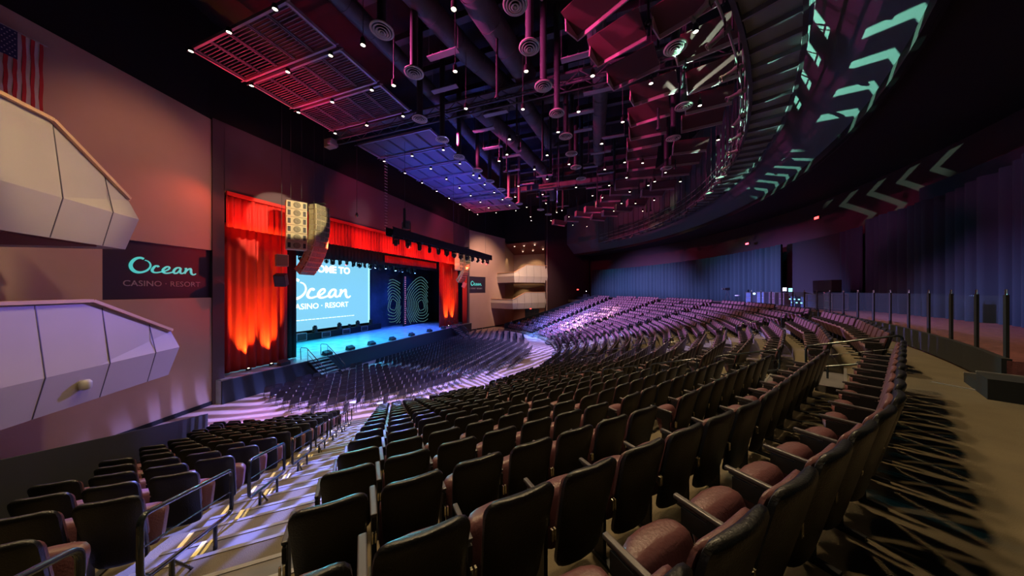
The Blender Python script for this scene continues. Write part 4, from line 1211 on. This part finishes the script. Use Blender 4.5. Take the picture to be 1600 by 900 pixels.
# ------------------------------------------------------------------ people (far left of the bowl, and at the mixing desk)
def person(loc, rz, shirt, trousers, label, seated=False, armup=False):
    s = bpy.data.objects.new('person', None)
    J = {'pel': (0, 0, .95), 'chest': (0, .01, 1.28), 'neck': (0, .0, 1.48), 'hd': (0, -.01, 1.62), 'top': (0, 0, 1.74)}
    P = [J['pel'], J['chest'], J['neck'], J['hd'], J['top']]; R_ = [.15, .165, .055, .09, .07]; E = [(0, 1), (1, 2), (2, 3), (3, 4)]
    for sx in (-1, 1):
        o = len(P)
        P += [(sx * .19, 0, 1.42), (sx * .26, -.02, 1.15), (sx * .23, -.16 if armup else -.05, .98 if armup else .90), (sx * .21, -.24 if armup else -.08, .98 if armup else .82)]
        R_ += [.06, .045, .035, .04]; E += [(1, o), (o, o + 1), (o + 1, o + 2), (o + 2, o + 3)]
        for f, (dx, dz) in enumerate(((-.03, 0), (-.01, 0), (.01, 0), (.03, 0))):
            P.append((sx * (.21 + dx), P[o + 3][1] - .03, P[o + 3][2] - .09)); R_.append(.011); E.append((o + 3, o + 4 + f))
        o = len(P)
        P += [(sx * .10, 0, .88), (sx * .12, -.02, .49), (sx * .13, .02, .09), (sx * .14, -.14, .04)]; R_ += [.095, .06, .045, .04]
        E += [(0, o), (o, o + 1), (o + 1, o + 2), (o + 2, o + 3)]
    me = bpy.data.meshes.new('person'); me.from_pydata(P, E, [])
    ob = bpy.data.objects.new('person', me); COL.objects.link(ob)
    bpy.data.objects.remove(s)
    sk = ob.modifiers.new('skin', 'SKIN'); su = ob.modifiers.new('sub', 'SUBSURF'); su.levels = 1; su.render_levels = 1
    for i, v in enumerate(me.skin_vertices[0].data): v.radius = (R_[i], R_[i]); v.use_root = (i == 0)
    ob.location = loc; ob.rotation_euler = (0, 0, rz)
    me.materials.append(MATS['skin'])
    tag(ob, label, 'person')
    m = MB(); m.loft([[Vector((a * math.cos(t), b_ * math.sin(t) + .0, z)) for t in [2 * PI * j / 14 for j in range(14)]] for (a, b_, z) in ((.185, .14, .90), (.19, .145, 1.05), (.21, .15, 1.25), (.235, .14, 1.40), (.10, .09, 1.49))])
    for sx in (-1, 1): m.tube([(sx * .19, 0, 1.43), (sx * .265, -.02, 1.15)], [.085, .065], 10)
    m.build('shirt', shirt, ob, True)
    m = MB()
    for sx in (-1, 1): m.tube([(sx * .09, 0, .98), (sx * .11, -.01, .6), (sx * .13, .01, .10)], [.125, .095, .08], 10)
    m.build('trousers', trousers, ob, True)
    m = MB(); m.lathe([(.098, 1.64), (.105, 1.70), (.085, 1.77), (.04, 1.80), (0, 1.805)], 14, (0, .015, 0)); m.build('hair', 'hair', ob, True)
    return ob
person((-16.0, 45.2, 0), rad(20), 'shirt_dark', 'shirt_dark', 'person in dark clothes standing on the floor below the far opera boxes')
person((-14.6, 45.0, 0), rad(60), 'shirt_blue', 'shirt_blue', 'person in blue standing beside the far seating, right of the one in dark')
person((-14.3, 47.4, 0), rad(100), 'shirt_blue', 'shirt_dark', 'person in a blue shirt near the far doors, farthest right of the three')
MIXP = polar(40.2, .8, 5.55)
person(MIXP, rad(110), 'shirt_dark', 'shirt_dark', 'person with lit face leaning over the mixing desk at the back', armup=True)

# ------------------------------------------------------------------ mixing position and gear along the back rail
def at_ring(r, a, z=5.55): return polar(r, a, z)
for i, (a, d, lab, m_) in enumerate(((10.2, (.7, .6, .95), 'blue-lit road case left of the mixing desk', 'case_blue'), (7.6, (.9, .7, 1.0), 'road case with metal edging beside the black opening', 'case_blue'), (5.4, (.7, .7, 1.0), 'brown equipment case in the middle of the mixing position', 'door_dark'), (3.6, (.6, .7, .95), 'narrow brown case beside the mixing desk', 'door_dark'), (-1.6, (1.2, .8, .9), 'wide blue case right of the mixing desk', 'case_blue'), (-4.0, (.8, .7, .95), 'blue-lit case at the right end of the mixing position', 'case_blue'))):
    road_case(at_ring(39.3, a), d, lab, m_, rad(a + 90))
s = thing('mixing_desk', at_ring(39.4, 1.2), rad(1.2 + 90), 'mixing desk with glowing cyan controls at the back of the hall', 'mixing desk')
m = MB(); m.add([(-.9, -.4, .8), (.9, -.4, .8), (.9, .4, .8), (-.9, .4, .8), (-.9, -.4, .92), (.9, -.4, .92), (.9, .4, 1.15), (-.9, .4, 1.15)], [(3, 2, 1, 0), (4, 5, 6, 7), (0, 1, 5, 4), (1, 2, 6, 5), (2, 3, 7, 6), (3, 0, 4, 7)]); m.build('console', 'speaker_black', s, bevel=.02)
m = MB()
for sx in (-.6, .6): m.box((sx, 0, .4), (.5, .6, .8))
m.build('stand', 'case_blue', s)
m = MB()
for i in range(6): m.box((-.65 + i * .26, .43, .35 + .25 * (i % 2)), (.16, .04, .08)); 
m.build('indicator_light', 'screen_edge', s)
for i, (a, z) in enumerate(((4.2, 1.35), (3.2, 1.3))):
    s = thing('monitor_screen', at_ring(39.4, a, 5.55), rad(a + 90), 'small lit monitor above the mixing desk, %s one' % ('left', 'right')[i], 'monitor')
    m = MB(); m.box((0, 0, z), (.5, .04, .32)); m.build('frame', 'speaker_black', s)
    m = MB(); m.box((0, .025, z), (.45, .01, .27)); m.build('display', 'white_glow' if i == 0 else 'screen_edge', s)
    m = MB(); m.tube([(0, 0, 0), (0, 0, z - .16)], .02, 6); m.box((0, 0, .01), (.3, .3, .02)); m.build('stand', 'iron', s)
s = thing('console_cover', at_ring(39.4, -2.4, 5.55), rad(-2.4 + 90), 'raised dark lid of a flight case standing behind the blue cases', 'case')
m = MB(); m.box((0, 0, 1.55), (1.9, .5, .75)); m.build('lid', 'speaker_black', s, bevel=.03)
m = MB(); m.box((-.85, 0, .6), (.06, .5, 1.2)); m.box((.85, 0, .6), (.06, .5, 1.2)); m.build('leg', 'iron', s)
s = thing('camera_tripod', at_ring(38.6, 14.0, 5.55), rad(100), 'video camera on a tripod behind the top row near the mixing position', 'camera')
m = MB()
for k in range(3): m.tube([(0, 0, 1.25), (.42 * math.cos(k * 2.09), .42 * math.sin(k * 2.09), 0)], .02, 6)
m.build('tripod', 'iron', s, True)
m = MB(); m.box((0, 0, 1.42), (.22, .5, .26)); m.build('camera_body', 'speaker_black', s, bevel=.02)
m = MB(); m.lathe([(0, 0), (.07, 0), (.08, .22), (0, .22)], 12); m.v = [(v[0], .25 + v[2], 1.42 + v[1]) for v in m.v]; m.build('lens', 'grille', s, True)
s = thing('stool', at_ring(38.6, 11.6, 5.55), 0, 'pale stool beside the camera tripod', 'stool')
m = MB(); m.lathe([(0, .72), (.2, .72), (.22, .76), (.2, .8), (0, .81)], 16); m.build('seat', 'fold_seat', s, True)
for k in range(4):
    m = MB(); m.tube([(.12 * math.cos(k * 1.57), .12 * math.sin(k * 1.57), .72), (.2 * math.cos(k * 1.57), .2 * math.sin(k * 1.57), 0)], .014, 6); m.build('leg', 'iron', s, True)
s = thing('work_light', at_ring(39.0, 9.0, 5.55), 0, 'small blue-white work light glowing at the mixing position', 'lamp')
m = MB(); m.tube([(0, 0, 0), (0, 0, .9)], .015, 6); m.build('stand', 'iron', s)
m = MB(); m.lathe([(0, .88), (.07, .9), (.09, .96), (.07, 1.02), (0, 1.04)], 12); m.build('bulb', 'lamp_blue', s, True)
s = road_case(polar(38.3, 56.2, 5.0), (.9, .7, .9), 'metal-edged equipment rack at the far end of the top row', 'speaker_black', rad(146))
for i, (x, lab) in enumerate(((0, 'small white lamp glowing above the far equipment rack'),)):
    s = thing('rack_lamp', polar(38.3, 56.2, 6.1), 0, lab, 'lamp')
    m = MB(); m.tube([(0, 0, -.05), (0, 0, .55)], .012, 5); m.build('stem', 'iron', s); m = MB(); m.lathe([(0, .5), (.06, .53), (.08, .6), (0, .68)], 12); m.build('bulb', 'lamp_white', s, True)
for (a, z, r, lab) in ((58.5, 7.0, 38.2, 'red exit lamp at the far rear corner'), (16.0, 11.9, 42.2, 'red exit lamp high above the middle of the far drape'), (4.5, 12.6, 42.2, 'red exit lamp above the black opening behind the mixing desk')):
    s = thing('exit_lamp', polar(r - .5, a, z), rad(a + 90), lab, 'lamp')
    m = MB(); m.box((0, .05, 0), (.5, .12, .26)); m.build('housing', 'iron', s, bevel=.02)
    m = MB(); m.box((0, .12, 0), (.42, .03, .18)); m.build('glowing_panel', 'lamp_red', s)

# glass rail on the rear platform
arr = [-28.9 + 2.15 * i for i in range(17)]
post0 = None
for i, a in enumerate(arr):
    if post0 is None:
        s = thing('rail_post')
        m = MB(); m.box((0, 0, .6), (.13, .035, 1.2)); m.build('upright', 'stage_black', s)
        m = MB(); m.tube([(-.04, 0, 1.18), (-.04, 0, 1.30), (.04, 0, 1.30), (.04, 0, 1.18)], .008, 6); m.build('clamp', 'chrome', s)
        post0 = s
    else: s = copy_tree(post0)
    s.location = polar(37.5, a, 5.52); s.rotation_euler = (0, 0, rad(a + 90))
    tag(s, 'tall black post of the glass rail, %s from the end beside the black steps' % ordn(i + 1), 'post', 'posts of the rear glass rail')
gm = bpy.data.materials.new('clear_glass'); gm.use_nodes = True; MATS['clear_glass'] = gm
g_ = gm.node_tree.nodes['Principled BSDF']; g_.inputs['Alpha'].default_value = .03; g_.inputs['Roughness'].default_value = .03; g_.inputs['Base Color'].default_value = (.3, .4, .45, 1)
for i in range(len(arr) - 1):
    m = MB(); p = polar(37.5, arr[i] + .2, 0); q = polar(37.5, arr[i + 1] - .2, 0)
    m.beam((p.x, p.y, 6.15), (q.x, q.y, 6.15), .012, 1.1)
    tag(m.build('glass_panel', 'clear_glass'), 'clear glass rail panel, %s from the end beside the black steps' % ordn(i + 1), 'glass panel', 'panels of the rear glass rail')
# black steps up to the platform at the right
s = thing('platform_steps', polar(37.7, -30.1, 5.0), rad(-30.1 + 90), 'pair of low black steps with pale edges beside the glass rail', 'steps')
m = MB(); m.box((.5, -.15, .09), (.9, 1.5, .18)); m.box((-.15, -.15, .17), (.6, 1.5, .34)); m.build('riser_block', 'stage_black', s)
m = MB(); m.box((.97, -.15, .175), (.05, 1.5, .03)); m.box((.17, -.15, .345), (.05, 1.5, .03)); m.build('nosing', 'nosing', s)

# ================================================================== CEILING EQUIPMENT
def grid_bay(y0, y1, fine, label, grp):
    X0, X1, Z = -20.0, -12.9, 19.0
    s = thing('ceiling_grid', ((X0 + X1) / 2, (y0 + y1) / 2, Z), 0, label, 'ceiling grid', grp)
    hx, hy = (X1 - X0) / 2, (y1 - y0) / 2 - .14
    m = MB()
    for x in (-hx, hx): m.box((x, 0, 0), (.10, 2 * hy, .16))
    for y in (-hy, hy): m.box((0, y, 0), (2 * hx, .10, .16)); m.tube([(-hx - .35, y, -.02), (hx + .2, y, -.02)], .03, 6)
    m.build('frame', 'grid_steel', s)
    np_ = 5
    for p in range(np_):
        xa = -hx + .12 + p * (2 * hx - .16) / np_; xb = xa + (2 * hx - .16) / np_ - .12
        m = MB(); n = int(2 * hy / (.15 if not fine else .07))
        for i in range(n): m.box(((xa + xb) / 2, -hy + .1 + i * (2 * hy - .2) / (n - 1), .10), (xb - xa, .03 if not fine else .045, .05))
        m.box((xa, 0, .03), (.04, 2 * hy, .07)); m.box((xb, 0, .03), (.04, 2 * hy, .07))
        m.build('slat_panel', 'slat', s)
ys = [7.9, 10.4, 13.0, 15.8]
for i in range(3): grid_bay(ys[i], ys[i + 1], False, 'slatted ceiling grid bay at the top left, %s from the near end' % ordn(i + 1), 'slatted grid bays near the left')
ys2 = [17.8 + 2.75 * i for i in range(9)]
for i in range(8): grid_bay(ys2[i], ys2[i + 1], True, 'blue-violet ceiling grid bay, %s beyond the crossing truss' % ordn(i + 1), 'fine grid bays beyond the crossing truss')
m = MB()
for y in (16.35, 16.95):
    for z in (18.7, 19.3): m.tube([(-20.9, y, z), (8, y, z)], .06, 6)
for i in range(36):
    x = -20.9 + i * .8
    for y in (16.35, 16.95): m.tube([(x, y, 18.7), (x + .8, y, 19.3)] if i % 2 else [(x, y, 19.3), (x + .8, y, 18.7)], .03, 5)
m.box((-6.5, 16.65, 19.36), (28.8, .7, .05))
tag(m.build('ceiling_truss', 'duct'), 'long dark truss crossing the whole ceiling from the stage wall', 'truss')
m = MB(); m.box((-6.3, 33.0, 19.2), (28, .5, .5)); tag(m.build('ceiling_girder', 'duct'), 'dark ceiling girder far beyond the crossing truss', 'girder')
m = MB(); m.box((-20.9, 16.2, 18.38), (.8, .5, .6)); m.box((-20.4, 16.0, 18.2), (.3, .7, .25)); tag(m.build('winch_box', 'curtain_red' if False else 'grid_steel'), 'boxy winch lit red at the stage end of the crossing truss', 'winch')

DLN = [(-5.18, 8.59), (-6.59, 11.05), (-9.36, 8.64), (-9.82, 10.83), (-3.59, 12.1), (-0.8, 13.37), (-4.51, 14.57), (-7.39, 13.5), (-6.23, 17.18), (1.78, 14.78), (3.02, 12.38), (5.51, 13.69), (0.63, 17.61), (-1.69, 15.79), (-3.1, 17.4), (4.44, 17.4), (-0.6, 19.75), (-4.38, 20.12), (-3.09, 22.12), (-0.49, 24.02), (0.97, 23.2), (1.26, 26.42), (2.28, 23.78), (3.7, 28.19), (3.27, 29.03), (-3.15, 27.28), (-1.81, 30.25), (-6.59, 28.16), (-5.31, 24.4), (-7.1, 19.06), (-8.22, 25.15), (-9.49, 27.97), (-9.38, 31.86), (-10.12, 36.19), (-10.6, 38.21), (-7.97, 39.14), (-6.93, 31.17), (-6.44, 35.21), (-5.69, 34.57), (-5.3, 37.89), (-0.89, 31.21), (-0.17, 27.82), (1.09, 34.0), (2.59, 34.53), (1.74, 30.3), (3.66, 38.16), (4.4, 33.97), (-5.43, 42.91), (-8.01, 19.81), (-10.85, 22.24), (-5.87, 22.12), (5.88, 28.96), (6.57, 21.77), (4.27, 26.35), (0.3, 36.97), (-3.51, 44.48)]
DLN.sort(key=lambda p: p[1])
protoL = None
def can_light():
    s = thing('can_light')
    m = MB(); m.lathe([(0, .30), (.07, .30), (.10, .26), (.105, 0), (.09, 0), (.085, .06), (0, .08)], 16); m.build('housing', 'iron', s, True)
    m = MB(); m.lathe([(0, .02), (.088, .02), (.088, .035), (0, .045)], 14); m.build('lens', 'lamp_glow', s)
    m = MB(); m.tube([(0, 0, .28), (0, 0, 3.4)], .015, 6); m.build('stem', 'pipe', s)
    return s
cp = can_light()
for i, (x, y) in enumerate(DLN):
    s = cp if i == 0 else copy_tree(cp)
    s.location = (x, y, 16.6)
    reg = 'left' if x < -6 else ('middle' if x < 0 else 'right')
    ct = sum(1 for q in DLN[:i + 1] if ('left' if q[0] < -6 else ('middle' if q[0] < 0 else 'right')) == reg)
    tag(s, 'glowing can light on a thin stem, %s part of the ceiling, %s nearest' % (reg, ordn(ct)), 'ceiling light', 'can lights hung from the black ceiling')
def stub_light():
    s = thing('grid_light')
    m = MB(); m.lathe([(0, .22), (.08, .22), (.11, .16), (.11, 0), (.095, 0), (.09, .05), (0, .07)], 16); m.build('housing', 'iron', s, True)
    m = MB(); m.lathe([(0, .02), (.092, .02), (.092, .035), (0, .045)], 14); m.build('lens', 'lamp_glow', s)
    return s
sp_ = stub_light(); q = 0
for row, y in enumerate([7.9, 10.4, 13.0, 15.66] + ys2[1:9]):
    for c_, x in enumerate((-19.7, -16.6, -13.4)):
        s = sp_ if q == 0 else copy_tree(sp_); q += 1
        s.location = (x, y, 18.68)
        tag(s, 'small lamp on the ceiling grid, %s cross beam, %s' % (ordn(row + 1), ('wall side', 'middle', 'hall side')[c_]), 'ceiling light', 'lamps on the ceiling grid')

def diffuser():
    s = thing('air_diffuser')
    m = MB(); m.lathe([(.40, 0), (.44, .02), (.43, .06), (.36, .05), (.36, .01), (.40, 0)], 32); m.build('outer_ring', 'diffuser', s, True)
    for (r, z) in ((.30, -.03), (.20, -.06), (.11, -.09)):
        m = MB(); m.lathe([(r - .05, z + .05), (r, z), (r + .03, z + .01), (r - .03, z + .07), (r - .05, z + .05)], 28); m.build('cone_ring', 'diffuser', s, True)
    m = MB(); m.lathe([(0, -.09), (.035, -.09), (.035, -.05), (0, -.05)], 14); m.build('hub', 'diffuser', s)
    m = MB(); m.lathe([(.36, .05), (.36, .14), (.17, .2), (.17, 6.15)], 18); m.build('drop_duct', 'pipe', s, True)
    return s
dp = diffuser()
DIF = [(-8.34, 8.58), (-8.57, 10.74), (-3.18, 11.19), (-3.17, 9.34), (-3.14, 13.56), (2.5, 13.22), (-10.56, 13.75), (-10.59, 16.12), (-2.9, 15.88), (-2.79, 18.45), (-10.79, 18.63), (-10.54, 21.23), (-10.54, 23.73), (-10.33, 26.07), (-10.55, 28.91), (-10.06, 31.01), (3.73, 17.6), (-2.74, 20.93), (-2.7, 23.35), (-2.54, 25.91), (7.03, 15.8), (3.86, 21.04), (4.26, 26.0), (-8.23, 34.12), (-7.8, 36.6)]
for i, (x, y) in enumerate(DIF):
    s = dp if i == 0 else copy_tree(dp)
    s.location = (x, y, 16.8)
    col = 'left' if x < -6 else ('middle' if x < 0 else 'right')
    ct = sorted([q[1] for q in DIF if ('left' if q[0] < -6 else ('middle' if q[0] < 0 else 'right')) == col]).index(y) + 1
    tag(s, 'round ringed air diffuser under a drop duct, %s ceiling line, %s nearest' % (col, ordn(ct)), 'air diffuser', 'round air diffusers hung from the ceiling')

def duct(pts, r, label, band=1.5):
    s = thing('air_duct', pts[0], 0, label, 'duct')
    o = Vector(pts[0]); P = [Vector(p) - o for p in pts]
    m = MB(); m.tube(P, r, 16)
    for a, c in zip(P, P[1:]):
        L = (c - a).length; n = max(1, int(L / band)); d = (c - a).normalized()
        for i in range(n):
            p = a + d * (i + .5) * L / n; m.tube([p - d * .04, p + d * .04], r + .02, 16)
    m.build('pipe_run', 'duct', s, True)
duct([(-6.2, 4, 20.2), (-5.8, 12, 20.2), (-5.0, 17, 20.2)], .65, 'large dark round duct overhead, nearest of the ceiling ducts')
duct([(-8.6, 9, 20.1), (-7.6, 14, 20.1), (-5.9, 19, 20.1), (-5.2, 25, 20.1)], .55, 'violet-lit round duct running parallel to the stage left of the diffusers')
duct([(-9.4, 18, 20.2), (-8.2, 24, 20.2), (-7.0, 32, 20.2), (-8, 40, 20.2)], .6, 'long violet duct bending away over the far floor')
duct([(-1.0, 8, 20.2), (-.6, 18, 20.2), (-1.2, 30, 20)], .5, 'dark straight duct above the middle of the bowl')
duct([(-12.0, 6, 20.4), (-11.6, 17, 20.4), (-12, 30, 20.4)], .45, 'dark duct beside the hall edge of the ceiling grid')
duct([(-12, 20.5, 21.3), (4, 21.5, 21.3)], .35, 'dark duct crossing beyond the ceiling truss')
for i in range(15):
    y = 6.2 + i * 2.6
    m = MB(); m.box((-4.5, y, 22.2), (16, .22, .45)); m.box((-4.5, y, 21.98), (16, .38, .04))
    tag(m.build('roof_joist', 'duct'), 'dark roof joist crossing under the black ceiling, %s from the near end' % ordn(i + 1), 'joist', 'roof joists')
rnd = random.Random(12)
for i in range(26):
    y = 12.2 + (i // 2) * 2.3; y += .7 if abs(y - 16.7) < .7 or abs(y - 33) < .7 else 0; x = (-8.6, -1.6)[i % 2] + rnd.uniform(-.8, 2.2)
    m = MB(); m.box((0, 0, 0), (1.7, .34, .05)); 
    for sx in (-.84, .84): m.tube([(sx, 0, 0), (sx, 0, 2.2)], .01, 4)
    for sx in (-.5, 0, .5): m.box((sx, 0, .03), (.04, .36, .05))
    o = m.build('cable_tray', 'duct_band'); o.location = (x, y, 19.0 - rnd.uniform(0, .5))
    tag(o, 'short cable tray among the ducts, %s from the near end, %s side' % (ordn(i // 2 + 1), ('stage', 'seating')[i % 2]), 'cable tray', 'cable trays among the ducts')
for i in range(22):
    x = rnd.uniform(-9, 6); y = 12 + i * 1.25; zb = rnd.uniform(16.0, 17.6)
    m = MB(); m.tube([(0, 0, 0), (0, 0, 23 - zb)], rnd.uniform(.03, .11), 8); m.lathe([(.12, -.02), (.12, .1), (.05, .14)], 10)
    o = m.build('hanging_pipe', 'pipe', smooth=True); o.location = (x, y, zb)
    tag(o, 'dark vertical pipe hanging from the roof, %s one counted from the near end' % ordn(i + 1) if i < 20 else 'dark vertical pipe hanging from the roof near the far wall, %s one' % ordn(i - 19), 'pipe', 'vertical ceiling pipes')

# sound reflector boards in two arcs
RA = [(29.6, -30.0), (29.4, -26.2), (29.3, -22.3), (29.7, -18.2), (29.1, -14.3), (28.8, -10.6), (28.5, -7.6), (28.3, -4.0), (28.4, 0.2), (28.5, 4.4), (27.7, 8.0), (27.5, 11.8), (27.0, 16.2), (27.1, 21.2), (26.4, 26.0), (26.0, 31), (25.7, 36.7), (25.1, 43.0), (29.8, -34.5), (29.8, -39)]
RB = [(31.9, -25.4), (32.1, -21.4), (32.2, -17.0), (32.0, -13.2), (31.8, -9.6), (31.5, -3.4), (31.6, 0.6), (31.5, 4.6), (31.2, 9.7), (30.9, 13.6), (30.6, 20.0), (30.0, 24.2), (29.4, 28.7), (28.9, 33.3), (32.2, -29.6), (32.2, -34)]
bp_ = None
for grp, arr_ in (('inner', RA), ('outer', RB)):
    for i, (r, a) in enumerate(sorted(arr_, key=lambda q: q[1])):
        if bp_ is None:
            s = thing('reflector_board')
            m = MB(); m.box((0, -.52, .38), (2.15, 1.05, .05), Matrix.Rotation(rad(-22), 3, 'X')); m.build('sloping_panel', 'board_shade', s)
            m = MB(); m.box((0, .02, .22), (2.15, .05, .44)); m.build('front_lip', 'board', s)
            m = MB(); m.box((-1.08, -.35, .36), (.05, .8, .70)); m.build('end_fin', 'board', s)
            m = MB()
            for sx in (-.8, .8): m.tube([(sx, -.3, .4), (sx, -.3, 6)], .01, 5)
            m.build('hanging_wire', 'black_cable', s)
            bp_ = s
        else: s = copy_tree(bp_)
        s.location = polar(r, a, 17.0 - .25 * (a > 6)); s.rotation_euler = (rad(-4 + (i % 3) * 4), rad((i % 2) * 3), rad(a + (0 if a < 4 else -6)))
        tag(s, 'magenta-lit sound reflector board, %s arc, %s counted from the near end' % (grp, ordn(i + 1)), 'reflector board', 'sound reflector boards under the ceiling')

# curved lighting bridge
br = thing('lighting_bridge', (0, 0, 15), 0, 'long curved catwalk bridge with rails hung along the rear soffit', 'catwalk')
def on(b_): b_.v = [(v[0], v[1], v[2] - 15) for v in b_.v]; return b_
m = MB(); ring_box(m, 33.6, 34.9, 15.0, 15.06, -58, 44); on(m).build('deck', 'bridge_deck', br)
m = MB(); ring_box(m, 33.5, 33.62, 14.8, 15.15, -58, 44); ring_box(m, 34.88, 35.0, 14.8, 15.15, -58, 44); on(m).build('edge_beam', 'duct', br)
m = MB(); ring_box(m, 33.58, 33.60, 14.86, 14.99, -58, 44); ring_box(m, 34.89, 34.91, 14.86, 14.99, -58, 44)
for i in range(69):
    a = -58 + i * 1.5; m.beam(polar(33.6, a, 14.92), polar(34.9, a, 14.92), .08, .16)
on(m).build('cross_beam', 'duct_band', br)
for zz in (15.6, 16.1):
    for r in (33.55, 34.95):
        m = MB(); m.tube([polar(r, -58 + 2 * i, zz) for i in range(52)], .03, 6); on(m).build('guard_rail', 'bridge_deck', br, True)
m = MB()
for i in range(52):
    for r in (33.55, 34.95): m.tube([polar(r, -58 + 2 * i, 15.0), polar(r, -58 + 2 * i, 16.15)], .025, 5)
    m.tube([polar(33.4, -58 + 2 * i, 14.7), polar(33.4, -58 + 2 * i, 19.5)], .03, 5)
on(m).build('guard_post', 'pipe', br)
m = MB(); m.tube([polar(33.3, -58 + 2 * i, 14.75) for i in range(52)], .035, 6); on(m).build('lamp_bar', 'bridge_deck', br)
rnd = random.Random(3)
for i in range(26):
    a = -44 + i * 3.1 + rnd.uniform(-.5, .5)
    s = thing('profile_lamp', polar(33.3, a, 14.72), rad(a - 90 + rnd.uniform(-40, 40)), 'long theatre lamp under the curved bridge, %s from the right' % ordn(i + 1) if i < 20 else 'long theatre lamp under the far stretch of the curved bridge, %s one' % ordn(i - 19), 'stage light', 'theatre lamps on the curved bridge')
    T_ = Matrix.Translation((0, -.05, -.3)) @ Matrix.Rotation(rad(rnd.uniform(95, 125)), 4, 'X')
    m = MB(); m.lathe([(0, -.22), (.09, -.2), (.11, 0), (.075, .08), (.075, .36), (.10, .38), (.10, .45), (.085, .45)], 12); m.v = [tuple(T_ @ Vector(v)) for v in m.v]; m.build('barrel', 'bridge_deck', s, True)
    m = MB(); m.box((-.13, 0, -.15), (.02, .05, .36)); m.box((.13, 0, -.15), (.02, .05, .36)); m.box((0, 0, .02), (.28, .05, .03)); m.build('yoke', 'iron', s)
    m = MB(); m.box((0, 0, -.36), (.18, .02, .16)); m.build('colour_frame', 'iron', s)
# light ribs under the fascia
m = MB(); ring_box(m, 37.34, 37.42, 13.9, 14.15, -60, 50); 
struct(m.build('trim_6', 'iron'))
# magenta fill for the boards from added unseen spots at about grid height
spot((-12.6, 9.2, 18.2), (1.5, 14.5, 16.5), 9000, (1.0, .09, .36), 50, .8, .1)
spot((-8, 6.5, 18.2), (2.5, 18, 16.5), 7000, (1.0, .09, .36), 50, .8, .1)
spot((-11.5, 18, 18.2), (0, 30, 16.5), 8000, (1.0, .08, .32), 60, .8, .1)
spot((-12, 26, 18.2), (-4, 38, 16.5), 6000, (1.0, .06, .14), 60, .8, .1)
bpy.context.view_layer.update()
